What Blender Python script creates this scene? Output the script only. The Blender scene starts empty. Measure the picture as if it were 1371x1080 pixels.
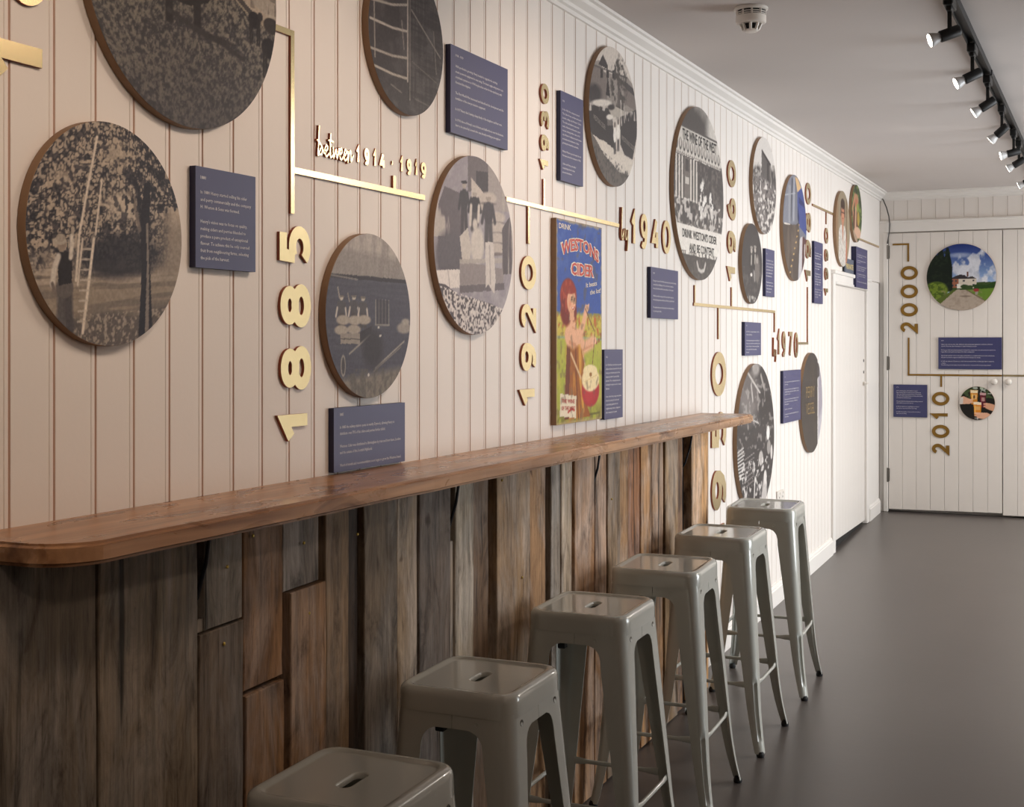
import bpy, bmesh, math, random
import numpy as np
from mathutils import Vector, Matrix

random.seed(7)
PI = math.pi
C = bpy.context.scene.collection
SC = bpy.context.scene

# ------------------------------------------------------------------ camera
CAM = Vector((1.70, 0.0, 1.64))
YAW = math.atan((1495.0 - 685.5) / 1765.0)
cd = bpy.data.cameras.new('camera')
cd.sensor_fit = 'HORIZONTAL'
cd.sensor_width = 36.0
cd.lens = 36.0 * 1765.0 / 1371.0
cd.shift_y = -80.0 / 1371.0
cd.clip_start = 0.05
cam = bpy.data.objects.new('camera', cd)
C.objects.link(cam)
cam.location = CAM
cam.rotation_euler = (PI / 2, 0, YAW)
SC.camera = cam

# ------------------------------------------------------------------ world, exposure, daylight
SC.view_settings.view_transform = 'Standard'
SC.view_settings.look = 'None'
SC.view_settings.gamma = 1.0
SC.view_settings.use_curve_mapping = False
SC.view_settings.exposure = 0.32
W = bpy.data.worlds.new('world')
SC.world = W
W.use_nodes = True
bg = W.node_tree.nodes['Background']
bg.inputs[0].default_value = (0.78, 0.88, 1.0, 1)
bg.inputs[1].default_value = 1.6
SC.cycles.max_bounces = 10
SC.cycles.diffuse_bounces = 6
SC.cycles.glossy_bounces = 4
SC.cycles.transparent_max_bounces = 8
SC.cycles.caustics_reflective = False
SC.cycles.caustics_refractive = False

def area(name, loc, direction, sx, sy, energy, color):
    l = bpy.data.lights.new(name, 'AREA')
    l.shape = 'RECTANGLE'
    l.size, l.size_y = sx, sy
    l.energy = energy
    l.color = color
    o = bpy.data.objects.new(name, l)
    C.objects.link(o)
    o.location = loc
    o.rotation_euler = Vector(direction).to_track_quat('-Z', 'Y').to_euler()
    return o

DAY = (0.95, 0.98, 1.0)
RW = 3.9          # inner face of the right wall
YF = 10.68        # inner face of the far wall
YB = -2.6         # wall behind the camera
CEIL = 2.83
RWIN = [(5.3, 7.5), (9.0, 10.35)]   # windows in the right wall (Y ranges)
WZ0, WZ1 = 0.5, 2.65
for (a, b) in RWIN:
    area('window_daylight', (RW + 0.30, (a + b) / 2, 1.58), (-1, 0, -0.05), b - a + 0.3, 2.3, 52 * (b - a + 0.3), DAY)

# ------------------------------------------------------------------ helpers
def lin(r, g, b, k=1.0):
    def f(c):
        c = c / 255.0
        return (c / 12.92 if c <= 0.04045 else ((c + 0.055) / 1.055) ** 2.4) * k
    return (f(r), f(g), f(b), 1.0)

def mat(name, col, rough=0.5, metal=0.0, spec=0.5, noise=0.0, nscale=8.0, bump=0.0, bscale=60.0, stretch=(1, 1, 1), coat=0.0):
    m = bpy.data.materials.new(name)
    m.use_nodes = True
    nt = m.node_tree
    b = nt.nodes['Principled BSDF']
    b.inputs['Base Color'].default_value = col
    b.inputs['Roughness'].default_value = rough
    b.inputs['Metallic'].default_value = metal
    b.inputs['Specular IOR Level'].default_value = spec
    if coat:
        b.inputs['Coat Weight'].default_value = coat
        b.inputs['Coat Roughness'].default_value = 0.06
    tc = nt.nodes.new('ShaderNodeTexCoord')
    mp = nt.nodes.new('ShaderNodeMapping')
    mp.inputs['Scale'].default_value = stretch
    nt.links.new(tc.outputs['Object'], mp.inputs[0])
    if noise:
        n = nt.nodes.new('ShaderNodeTexNoise')
        n.inputs['Scale'].default_value = nscale
        n.inputs['Detail'].default_value = 6
        nt.links.new(mp.outputs[0], n.inputs['Vector'])
        mx = nt.nodes.new('ShaderNodeMix')
        mx.data_type = 'RGBA'
        mx.inputs[6].default_value = tuple(c * (1 - noise) for c in col[:3]) + (1,)
        mx.inputs[7].default_value = tuple(min(1, c * (1 + noise)) for c in col[:3]) + (1,)
        nt.links.new(n.outputs[0], mx.inputs[0])
        nt.links.new(mx.outputs[2], b.inputs['Base Color'])
    if bump:
        n2 = nt.nodes.new('ShaderNodeTexNoise')
        n2.inputs['Scale'].default_value = bscale
        n2.inputs['Detail'].default_value = 4
        nt.links.new(mp.outputs[0], n2.inputs['Vector'])
        bp = nt.nodes.new('ShaderNodeBump')
        bp.inputs['Strength'].default_value = bump
        bp.inputs['Distance'].default_value = 0.004
        nt.links.new(n2.outputs[0], bp.inputs['Height'])
        nt.links.new(bp.outputs[0], b.inputs['Normal'])
    return m

def emit(name, col, s):
    m = bpy.data.materials.new(name)
    m.use_nodes = True
    nt = m.node_tree
    nt.nodes.clear()
    e = nt.nodes.new('ShaderNodeEmission')
    e.inputs[0].default_value = col
    e.inputs[1].default_value = s
    o = nt.nodes.new('ShaderNodeOutputMaterial')
    nt.links.new(e.outputs[0], o.inputs[0])
    return m

def glassm(name):
    m = bpy.data.materials.new(name)
    m.use_nodes = True
    nt = m.node_tree
    nt.nodes.clear()
    t = nt.nodes.new('ShaderNodeBsdfTransparent')
    g = nt.nodes.new('ShaderNodeBsdfGlossy')
    g.inputs['Roughness'].default_value = 0.02
    f = nt.nodes.new('ShaderNodeFresnel')
    f.inputs[0].default_value = 1.45
    x = nt.nodes.new('ShaderNodeMixShader')
    o = nt.nodes.new('ShaderNodeOutputMaterial')
    nt.links.new(f.outputs[0], x.inputs[0])
    nt.links.new(t.outputs[0], x.inputs[1])
    nt.links.new(g.outputs[0], x.inputs[2])
    nt.links.new(x.outputs[0], o.inputs[0])
    return m

def plankm(name):
    """Weathered reclaimed board: the tint of each board is its object colour."""
    m = bpy.data.materials.new(name)
    m.use_nodes = True
    nt = m.node_tree
    N, L = nt.nodes.new, nt.links.new
    b = nt.nodes['Principled BSDF']
    b.inputs['Roughness'].default_value = 0.72
    b.inputs['Specular IOR Level'].default_value = 0.3
    oi = N('ShaderNodeObjectInfo')
    tc = N('ShaderNodeTexCoord')
    off = N('ShaderNodeVectorMath'); off.operation = 'SCALE'; off.inputs[0].default_value = (7.0, 13.0, 5.0)
    L(oi.outputs['Random'], off.inputs['Scale'])
    add = N('ShaderNodeVectorMath'); add.operation = 'ADD'
    L(tc.outputs['Object'], add.inputs[0]); L(off.outputs[0], add.inputs[1])
    def noise(scale, sc, det=6, rough=0.6, dist=0.0):
        mp = N('ShaderNodeMapping'); mp.inputs['Scale'].default_value = sc
        L(add.outputs[0], mp.inputs[0])
        n = N('ShaderNodeTexNoise'); n.inputs['Scale'].default_value = scale
        n.inputs['Detail'].default_value = det; n.inputs['Roughness'].default_value = rough
        n.inputs['Distortion'].default_value = dist
        L(mp.outputs[0], n.inputs['Vector'])
        return n
    def ramp(src, stops):
        r = N('ShaderNodeValToRGB')
        r.color_ramp.elements[0].position, r.color_ramp.elements[0].color = stops[0]
        r.color_ramp.elements[1].position, r.color_ramp.elements[1].color = stops[-1]
        for p, c in stops[1:-1]:
            e = r.color_ramp.elements.new(p); e.color = c
        L(src, r.inputs[0])
        return r
    def mult(a, bb, f=1.0):
        x = N('ShaderNodeMix'); x.data_type = 'RGBA'; x.blend_type = 'MULTIPLY'; x.inputs[0].default_value = f
        L(a, x.inputs[6]); L(bb, x.inputs[7])
        return x.outputs[2]
    g = lambda v: (v, v, v, 1)
    grain = noise(55, (1, 1, 0.03), 6, 0.65, 0.4)
    r1 = ramp(grain.outputs[0], [(0.3, g(0.66)), (0.5, g(0.98)), (0.72, g(1.25))])
    blotch = noise(13, (1, 1, 0.28), 7, 0.70, 1.0)
    r2 = ramp(blotch.outputs[0], [(0.34, (0.30, 0.25, 0.21, 1)), (0.47, (0.92, 0.9, 0.88, 1)), (0.66, (1.42, 1.42, 1.42, 1))])
    crack = noise(30, (1, 1, 0.04), 3, 0.5, 0.9)
    r3 = ramp(crack.outputs[0], [(0.28, g(0.15)), (0.36, g(1.0))])
    c = mult(oi.outputs['Color'], r1.outputs[0]); c = mult(c, r2.outputs[0], 0.9); c = mult(c, r3.outputs[0], 0.9)
    wz = noise(5, (1, 1, 0.35), 6, 0.65, 1.2)
    r4 = ramp(wz.outputs[0], [(0.44, g(0.0)), (0.60, g(0.6))])
    gm = N('ShaderNodeMix'); gm.data_type = 'RGBA'; gm.blend_type = 'MIX'
    hsv = N('ShaderNodeHueSaturation'); hsv.inputs['Saturation'].default_value = 0.42; hsv.inputs['Value'].default_value = 1.25
    L(c, hsv.inputs['Color']); L(r4.outputs[0], gm.inputs[0]); L(c, gm.inputs[6]); L(hsv.outputs[0], gm.inputs[7])
    fine = noise(150, (1, 1, 0.08), 5, 0.75, 0.3)
    r5 = ramp(fine.outputs[0], [(0.32, g(0.42)), (0.46, g(0.98)), (0.7, g(1.2))])
    c = mult(gm.outputs[2], r5.outputs[0], 0.8)
    kn = noise(16, (1, 1, 0.5), 2, 0.4, 0.6)
    r6 = ramp(kn.outputs[0], [(0.20, (0.25, 0.18, 0.14, 1)), (0.27, g(1.0))])
    c = mult(c, r6.outputs[0], 0.85)
    L(c, b.inputs['Base Color'])
    ad = N('ShaderNodeMath'); ad.operation = 'ADD'
    L(r1.outputs[0], ad.inputs[0]); L(r3.outputs[0], ad.inputs[1])
    bp = N('ShaderNodeBump'); bp.inputs['Strength'].default_value = 0.35; bp.inputs['Distance'].default_value = 0.003
    L(ad.outputs[0], bp.inputs['Height']); L(bp.outputs[0], b.inputs['Normal'])
    return m

def barm(name):
    m = bpy.data.materials.new(name)
    m.use_nodes = True
    nt = m.node_tree
    N, L = nt.nodes.new, nt.links.new
    b = nt.nodes['Principled BSDF']
    b.inputs['Roughness'].default_value = 0.3
    tc = N('ShaderNodeTexCoord')
    def noise(sc, scale, det=6, dist=0.5):
        mp = N('ShaderNodeMapping'); mp.inputs['Scale'].default_value = sc
        L(tc.outputs['Object'], mp.inputs[0])
        n = N('ShaderNodeTexNoise'); n.inputs['Scale'].default_value = scale
        n.inputs['Detail'].default_value = det; n.inputs['Distortion'].default_value = dist
        L(mp.outputs[0], n.inputs['Vector'])
        return n
    a = noise((1, 0.05, 1), 34, 5, 0.6)
    r = N('ShaderNodeValToRGB')
    r.color_ramp.elements[0].position = 0.3; r.color_ramp.elements[0].color = lin(132, 92, 62)
    r.color_ramp.elements[1].position = 0.72; r.color_ramp.elements[1].color = lin(196, 150, 110)
    L(a.outputs[0], r.inputs[0])
    k = noise((1, 0.45, 1), 9, 4, 1.2)
    r2 = N('ShaderNodeValToRGB')
    r2.color_ramp.elements[0].position = 0.30; r2.color_ramp.elements[0].color = (0.38, 0.3, 0.26, 1)
    r2.color_ramp.elements[1].position = 0.46; r2.color_ramp.elements[1].color = (1, 1, 1, 1)
    L(k.outputs[0], r2.inputs[0])
    x = N('ShaderNodeMix'); x.data_type = 'RGBA'; x.blend_type = 'MULTIPLY'; x.inputs[0].default_value = 1
    L(r.outputs[0], x.inputs[6]); L(r2.outputs[0], x.inputs[7])
    L(x.outputs[2], b.inputs['Base Color'])
    rr = N('ShaderNodeMapRange'); rr.inputs[3].default_value = 0.16; rr.inputs[4].default_value = 0.42
    L(k.outputs[0], rr.inputs[0]); L(rr.outputs[0], b.inputs['Roughness'])
    bp = N('ShaderNodeBump'); bp.inputs['Strength'].default_value = 0.15; bp.inputs['Distance'].default_value = 0.003
    L(a.outputs[0], bp.inputs['Height']); L(bp.outputs[0], b.inputs['Normal'])
    return m

def printm(name, rough=0.38):
    m = bpy.data.materials.new(name)
    m.use_nodes = True
    nt = m.node_tree
    b = nt.nodes['Principled BSDF']
    at = nt.nodes.new('ShaderNodeAttribute')
    at.attribute_name = 'ink'
    nt.links.new(at.outputs['Color'], b.inputs['Base Color'])
    b.inputs['Roughness'].default_value = rough
    b.inputs['Specular IOR Level'].default_value = 0.22
    return m

M = {}
M['wall'] = mat('painted_boards', lin(232, 226, 220), 0.55, spec=0.3, noise=0.025, nscale=3, bump=0.05, bscale=90)
M['ceiling'] = mat('ceiling_paint', lin(205, 198, 194), 0.85, spec=0.2, noise=0.03, nscale=2)
M['joint'] = mat('board_joint_tint', lin(210, 184, 168), 0.7, noise=0.05)
M['dim_wall'] = mat('dark_back_wall', lin(74, 62, 54), 0.6, noise=0.1)
M['trim'] = mat('trim_gloss_paint', lin(233, 229, 224), 0.4, spec=0.4, noise=0.02, nscale=6)
M['door'] = mat('door_paint', lin(226, 220, 214), 0.45, spec=0.35, noise=0.03, nscale=4)
M['floor'] = mat('resin_floor', lin(85, 79, 76), 0.33, spec=0.5, noise=0.16, nscale=1.6, bump=0.05, bscale=25)
M['dark'] = mat('dark_backing', lin(28, 24, 22), 0.8, noise=0.2)
M['plank'] = plankm('reclaimed_board')
M['bar'] = barm('varnished_pine')
M['black'] = mat('black_enamel', lin(9, 9, 10), 0.5, noise=0.1)
M['iron'] = mat('bracket_steel', lin(34, 35, 40), 0.4, metal=0.3, noise=0.1)
M['stool'] = mat('stool_paint', lin(186, 188, 181), 0.2, spec=0.5, noise=0.02, nscale=5, coat=0.8)
M['rubber'] = mat('black_rubber', lin(22, 22, 24), 0.7, noise=0.1)
M['brass'] = mat('brushed_brass', lin(254, 234, 184), 0.24, metal=1.0, noise=0.03, nscale=12)
M['brownish'] = mat('brownish_metal', lin(150, 116, 58), 0.42, metal=1.0, noise=0.05, nscale=12)  # darker, duller metal than the brass, for pieces on the far doors
M['brass_side'] = mat('brass_edge', lin(140, 66, 32), 0.5, metal=0.0, noise=0.15, nscale=20)
M['ply'] = mat('plywood_edge', lin(136, 106, 78), 0.55, noise=0.22, nscale=60, stretch=(60, 3, 3))
M['print'] = printm('photo_print')
M['navy'] = mat('navy_panel', lin(28, 32, 88), 0.46, spec=0.9, noise=0.03, nscale=40)
for m_, w_ in ((M['navy'], 0.38),):      # matt laminate that hazes at a slant
    pb = m_.node_tree.nodes['Principled BSDF']
    pb.inputs['Sheen Weight'].default_value = w_
    pb.inputs['Sheen Roughness'].default_value = 0.45
    pb.inputs['Sheen Tint'].default_value = (0.66, 0.64, 1.0, 1)
M['navy_edge'] = mat('navy_edge', lin(26, 26, 62), 0.5, noise=0.05)
M['ink_white'] = mat('white_lettering', lin(222, 218, 222), 0.5, noise=0.01)
M['tin'] = printm('poster_print', 0.5)
M['ink_black'] = mat('dark_lettering', lin(58, 55, 55), 0.5, noise=0.02)
M['ink_faded'] = mat('faded_lettering', lin(168, 160, 152), 0.5, noise=0.05)
M['ink_red'] = mat('red_lettering', lin(186, 66, 58), 0.5, noise=0.08, nscale=30)
M['ink_cream'] = mat('cream_lettering', lin(228, 216, 196), 0.5, noise=0.04, nscale=30)
M['ink_gold'] = mat('gold_lettering', lin(160, 134, 88), 0.5, noise=0.04)
M['steel'] = mat('hinge_steel', lin(120, 116, 110), 0.35, metal=1.0, noise=0.1)
M['white_plastic'] = mat('white_plastic', lin(222, 216, 208), 0.35, noise=0.02)
M['slot'] = mat('painted_shadow_gap', lin(30, 28, 26), 0.8, noise=0.1)
M['glass'] = glassm('window_glass')
M['frosted'] = mat('lamp_reflector', lin(205, 205, 205), 0.3, noise=0.02)
M['lamp'] = emit('lamp_face', (1.0, 0.88, 0.74, 1), 14)
M['cable'] = mat('cable_jacket', lin(70, 66, 64), 0.5, noise=0.1)

def mesh_obj(name, verts, faces, mats, parent=None, mi=None, smooth=False, origin=None, recalc=True):
    if origin is None:
        origin = parent['o'] if parent is not None and 'o' in parent else (0, 0, 0)
    ox, oy, oz = origin
    me = bpy.data.meshes.new(name)
    me.from_pydata([(v[0] - ox, v[1] - oy, v[2] - oz) for v in verts], [], faces)
    if not isinstance(mats, (list, tuple)):
        mats = [mats]
    for m in mats:
        me.materials.append(m)
    if mi is not None:
        me.polygons.foreach_set('material_index', mi)
    if recalc:
        bm = bmesh.new(); bm.from_mesh(me)
        bmesh.ops.recalc_face_normals(bm, faces=bm.faces)
        bm.to_mesh(me); bm.free()
    if smooth:
        me.polygons.foreach_set('use_smooth', [True] * len(me.polygons))
    me.update()
    o = bpy.data.objects.new(name, me)
    C.objects.link(o)
    if parent is not None:
        o.parent = parent
    else:
        o.location = origin
    return o

ORIG = {}
def thing(name, label, cat, loc, group=None):
    o = bpy.data.objects.new(name, None)
    o.empty_display_size = 0.05
    C.objects.link(o)
    o.location = loc
    o['label'] = label; o['category'] = cat
    if group:
        o['group'] = group
    ORIG[o] = tuple(loc)
    return o

def part(name, parent, verts, faces, mats, **k):
    """vertices in room coordinates, stored relative to the parent's place"""
    o = mesh_obj(name, verts, faces, mats, parent=parent, origin=ORIG.get(parent, (0, 0, 0)), **k)
    return o

def sub(name, par, root, verts, faces, mats, **k):
    """a sub-part: child of a part; parts sit at their root's origin"""
    return mesh_obj(name, verts, faces, mats, parent=par, origin=ORIG.get(root, (0, 0, 0)), **k)

def tag(o, label, cat, group=None):
    o['label'] = label; o['category'] = cat
    if group:
        o['group'] = group
    return o

def structure(o):
    o['kind'] = 'structure'
    return o

def boxv(x0, x1, y0, y1, z0, z1, bev=0.0):
    bm = bmesh.new()
    bmesh.ops.create_cube(bm, size=1)
    for v in bm.verts:
        v.co = Vector(((x0 + x1) / 2 + v.co.x * (x1 - x0), (y0 + y1) / 2 + v.co.y * (y1 - y0), (z0 + z1) / 2 + v.co.z * (z1 - z0)))
    if bev:
        bmesh.ops.bevel(bm, geom=list(bm.edges), offset=bev, segments=1, affect='EDGES')
    r = bmdata(bm)
    return r

def bmdata(bm):
    bm.verts.index_update()
    v = [tuple(x.co) for x in bm.verts]
    f = [[q.index for q in p.verts] for p in bm.faces]
    bm.free()
    return v, f

def join(*vf):
    V, F = [], []
    for v, f in vf:
        n = len(V)
        V += list(v)
        F += [[i + n for i in q] for q in f]
    return V, F

def extr(profile, axis, a, b):
    """closed 2-D profile pushed along an axis: 'y' -> (x,z), 'z' -> (x,y), 'x' -> (y,z)"""
    n = len(profile)
    V = []
    for t in (a, b):
        for p, q in profile:
            V.append((p, t, q) if axis == 'y' else ((p, q, t) if axis == 'z' else (t, p, q)))
    F = [[i, (i + 1) % n, n + (i + 1) % n, n + i] for i in range(n)]
    F += [list(range(n)), list(range(n, 2 * n))]
    return V, F

def tube(pts, r, n=8, cap=True, rfun=None):
    pts = [Vector(p) for p in pts]
    V, F = [], []
    prev = None
    for i, p in enumerate(pts):
        d = (pts[min(i + 1, len(pts) - 1)] - pts[max(i - 1, 0)]).normalized()
        if prev is None:
            u = d.orthogonal().normalized()
            if abs(d.z) < 0.9:
                u = (Vector((0, 0, 1)) - d * d.z).normalized()
        else:
            u = (prev - d * prev.dot(d)).normalized()
        prev = u
        w = d.cross(u)
        ru, rw = rfun(i) if rfun else (r, r)
        for k in range(n):
            a = 2 * PI * k / n
            V.append(tuple(p + u * math.cos(a) * ru + w * math.sin(a) * rw))
    for i in range(len(pts) - 1):
        for k in range(n):
            F.append([i * n + k, i * n + (k + 1) % n, (i + 1) * n + (k + 1) % n, (i + 1) * n + k])
    if cap:
        F.append(list(range(n)))
        F.append(list(range((len(pts) - 1) * n, len(pts) * n)))
    return V, F

def lathe(prof, c, ax=(0, 0, 1), n=32):
    """prof: (radius, height along axis)"""
    ax = Vector(ax).normalized()
    u = ax.orthogonal().normalized()
    w = ax.cross(u)
    c = Vector(c)
    V, F = [], []
    for r, h in prof:
        for k in range(n):
            a = 2 * PI * k / n
            V.append(tuple(c + ax * h + (u * math.cos(a) + w * math.sin(a)) * max(r, 1e-5)))
    for i in range(len(prof) - 1):
        for k in range(n):
            F.append([i * n + k, i * n + (k + 1) % n, (i + 1) * n + (k + 1) % n, (i + 1) * n + k])
    F.append(list(range(n)))
    F.append(list(range((len(prof) - 1) * n, len(prof) * n)))
    return V, F

# frames on the two decorated walls: right, up, out of the wall
class Frame:
    def __init__(s, o, r, n):
        s.o, s.r, s.n = Vector(o), Vector(r), Vector(n)
        s.u = Vector((0, 0, 1))
    def p(s, a, b, d):
        return tuple(s.o + s.r * a + s.u * b + s.n * d)
LEFT = Frame((0, 0, 0), (0, 1, 0), (1, 0, 0))            # a = Y, b = Z, d = X
YD = 10.66                                               # face of the far doors
FAR = Frame((0, YD, 0), (1, 0, 0), (0, -1, 0))           # a = X, b = Z, d = out of the door

def floor_z(y):
    return 0.03 * y

# ------------------------------------------------------------------ room shell
fl = mesh_obj('floor', [(x, y, floor_z(y) + d) for d in (0, -0.1) for y in (YB, YF + 0.2) for x in (-0.1, RW + 0.1)],
              [(0, 1, 3, 2), (4, 6, 7, 5), (0, 4, 5, 1), (2, 3, 7, 6), (0, 2, 6, 4), (1, 5, 7, 3)], M['floor'])
structure(fl)
v, f = boxv(-0.1, RW + 0.1, YB - 0.1, YF + 0.2, CEIL, CEIL + 0.1)
structure(mesh_obj('ceiling', v, f, M['ceiling']))

wl = structure(mesh_obj('wall_left', *boxv(-0.14, -0.0235, YB, YF + 0.02, -0.2, CEIL), M['wall']))
def board_profile(w):
    # painted tongue-and-groove board with a bead along its far edge; x is proud, y along the wall
    return [(-0.0232, 0.0), (-0.0050, 0.0), (-0.0050, 0.0017), (-0.0004, 0.0030), (0, 0.0042), (0, w - 0.0130), (-0.0016, w - 0.0124), (-0.0016, w - 0.0112),
            (0, w - 0.0104), (0.0, w - 0.0026), (-0.0045, w - 0.0004), (-0.0232, w - 0.0004)]
JOINT = (1, 2, 6, 9)      # profile edges down in the joints, tinted pinkish brown
def boards(parent, ys, z0, z1, orient='left', off=0.0):
    cache = {}
    for i in range(len(ys) - 1):
        w = round(ys[i + 1] - ys[i], 4)
        if w < 0.02:
            continue
        key = (w, z0, z1)
        if key not in cache:
            V, F = extr(board_profile(w), 'z', z0, z1)
            if orient == 'far':
                V = [(y, -x, z) for x, y, z in V]
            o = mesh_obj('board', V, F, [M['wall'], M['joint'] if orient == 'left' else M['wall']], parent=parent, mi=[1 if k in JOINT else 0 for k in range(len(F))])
            cache[key] = o
        else:
            o = cache[key].copy()
            C.objects.link(o)
        o.parent = parent
        o.location = (off, ys[i], 0) if orient == 'left' else (ys[i], off, 0)
ys = [round(1.6696 + 0.1036 * n, 4) for n in range(-41, 9)] + [round(2.4984 + 0.102 * n, 4) for n in range(1, 62)]
ys_main = [y for y in ys if y < 8.74]
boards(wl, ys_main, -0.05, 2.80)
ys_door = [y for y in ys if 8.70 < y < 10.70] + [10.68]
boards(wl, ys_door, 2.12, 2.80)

# far wall with a window opening on the right
fw = structure(mesh_obj('wall_far', *join(
    boxv(-0.1, 0.0, YF, YF + 0.14, 0, CEIL), boxv(0.0, 1.85, YF + 0.0232, YF + 0.14, 2.50, CEIL),
    boxv(0.0, 1.85, YF + 0.06, YF + 0.14, 0, 2.50),
    boxv(1.85, RW + 0.1, YF, YF + 0.14, 0, CEIL)), M['wall']))
xs = [round(0.0 + 0.105 * i, 4) for i in range(0, 18)]
boards(fw, xs, 2.60, 2.80, 'far', YF)

# right wall with three windows, wall behind the camera
pcs = [boxv(RW, RW + 0.14, YB, RWIN[0][0], -0.2, CEIL)]
for i, (a, b) in enumerate(RWIN):
    e = RWIN[i + 1][0] if i + 1 < len(RWIN) else YF + 0.14
    pcs += [boxv(RW, RW + 0.14, a, b, -0.2, WZ0), boxv(RW, RW + 0.14, a, b, WZ1, CEIL), boxv(RW, RW + 0.14, b, e, -0.2, CEIL)]
structure(mesh_obj('wall_right', *join(*pcs), M['wall']))
structure(mesh_obj('wall_back', *boxv(-0.1, RW + 0.1, YB - 0.1, YB, -0.2, CEIL), M['dim_wall']))

def window_right(n, a, b):
    o = structure(mesh_obj('window_%d' % n, *join(
        boxv(RW + 0.04, RW + 0.10, a, b, WZ0, WZ0 + 0.05), boxv(RW + 0.04, RW + 0.10, a, b, WZ1 - 0.05, WZ1),
        boxv(RW + 0.04, RW + 0.10, a, a + 0.05, WZ0 + 0.05, WZ1 - 0.05), boxv(RW + 0.04, RW + 0.10, b - 0.05, b, WZ0 + 0.05, WZ1 - 0.05),
        boxv(RW + 0.05, RW + 0.09, (a + b) / 2 - 0.018, (a + b) / 2 + 0.018, WZ0 + 0.05, WZ1 - 0.05)), M['trim']))
    for y0, y1 in ((a + 0.05, (a + b) / 2 - 0.018), ((a + b) / 2 + 0.018, b - 0.05)):
        mesh_obj('pane', *boxv(RW + 0.066, RW + 0.072, y0, y1, WZ0 + 0.05, WZ1 - 0.05), M['glass'], parent=o)
for i, (a, b) in enumerate(RWIN):
    window_right(i + 1, a, b)
# cornices
cor = [(0, 2.765), (0.010, 2.765), (0.012, 2.778), (0.022, 2.782), (0.026, 2.792), (0.048, 2.806), (0.052, 2.818), (0.064, 2.82), (0.066, CEIL), (0, CEIL)]
structure(mesh_obj('trim_1', *extr(cor, 'y', YB, YF), M['trim']))
V, F = extr(cor, 'y', 0.0, RW)
structure(mesh_obj('trim_2', [(y, YF - x, z) for x, y, z in V], F, M['trim']))

# skirting along the left wall and the short piece past the door
def skirting(y0, y1):
    prof = [(0, 0), (0.018, 0), (0.018, 0.088), (0.013, 0.094), (0.013, 0.100), (0.006, 0.112), (0, 0.112)]
    n = len(prof)
    V = [(x, y, floor_z(y) + z) for y in (y0, y1) for x, z in prof]
    F = [[i, (i + 1) % n, n + (i + 1) % n, n + i] for i in range(n)] + [list(range(n)), list(range(n, 2 * n))]
    return V, F
structure(mesh_obj('baseboard_left', *skirting(5.53, 8.70), M['trim']))
structure(mesh_obj('baseboard_far', *skirting(10.13, 10.60), M['trim']))

# door in the left wall
d1 = structure(mesh_obj('door_1', *boxv(-0.0232, -0.014, 8.815, 10.01, 0.36, 2.035), M['door']))
ysd = [8.815 + i * (10.01 - 8.815) / 11 for i in range(12)]
for i in range(11):
    w = ysd[1] - ysd[0]
    V, F = boxv(-0.014, -0.004, 0.002, w - 0.002, 0.327, 2.03, 0.0015)
    b_ = mesh_obj('board', V, F, M['door'], parent=d1)
    b_.location = (0, ysd[i], 0)
mesh_obj('latch', *join(boxv(-0.004, 0.012, 9.94, 9.965, 1.33, 1.36, 0.002), boxv(0.008, 0.03, 9.92, 9.985, 1.34, 1.352, 0.002)), M['white_plastic'], parent=d1)
for z in (1.43, 1.515):
    mesh_obj('keyhole', *lathe([(0.011, 0), (0.011, 0.003)], (-0.0045, 9.96, z), (1, 0, 0), 12), M['slot'], parent=d1)
for z in (0.7, 1.72):
    mesh_obj('hinge', *tube([(0.004, 8.812, z), (0.004, 8.812, z + 0.1)], 0.007, 8), M['trim'], parent=d1)
structure(mesh_obj('trim_3', *join(
    boxv(-0.0232, 0.014, 8.735, 8.81, floor_z(8.72), 2.115, 0.003), boxv(-0.0232, 0.014, 10.015, 10.12, floor_z(10.1), 2.115, 0.003),
    boxv(-0.0232, 0.016, 8.81, 10.015, 2.04, 2.115, 0.003), boxv(-0.02, 0.030, 8.72, 10.13, 2.10, 2.125, 0.004),
    boxv(-0.02, 0.022, 8.80, 10.03, 2.035, 2.055, 0.004)), M['trim']))
# corner post beside the far doors, and dark strip painted as gap shade
structure(mesh_obj('trim_4', *join(boxv(-0.0232, 0.004, 10.125, 10.60, floor_z(10.5), 2.115, 0.002)), M['trim']))
structure(mesh_obj('corner_gap_shade', *boxv(-0.02, -0.004, 10.603, 10.640, floor_z(10.5), 2.4), M['slot']))

structure(mesh_obj('door_gap_shade', *boxv(-0.0232, -0.0200, 8.815, 10.01, 0.20, 0.36), M['slot']))  # dark strip painted in for the shade under the left door
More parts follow.
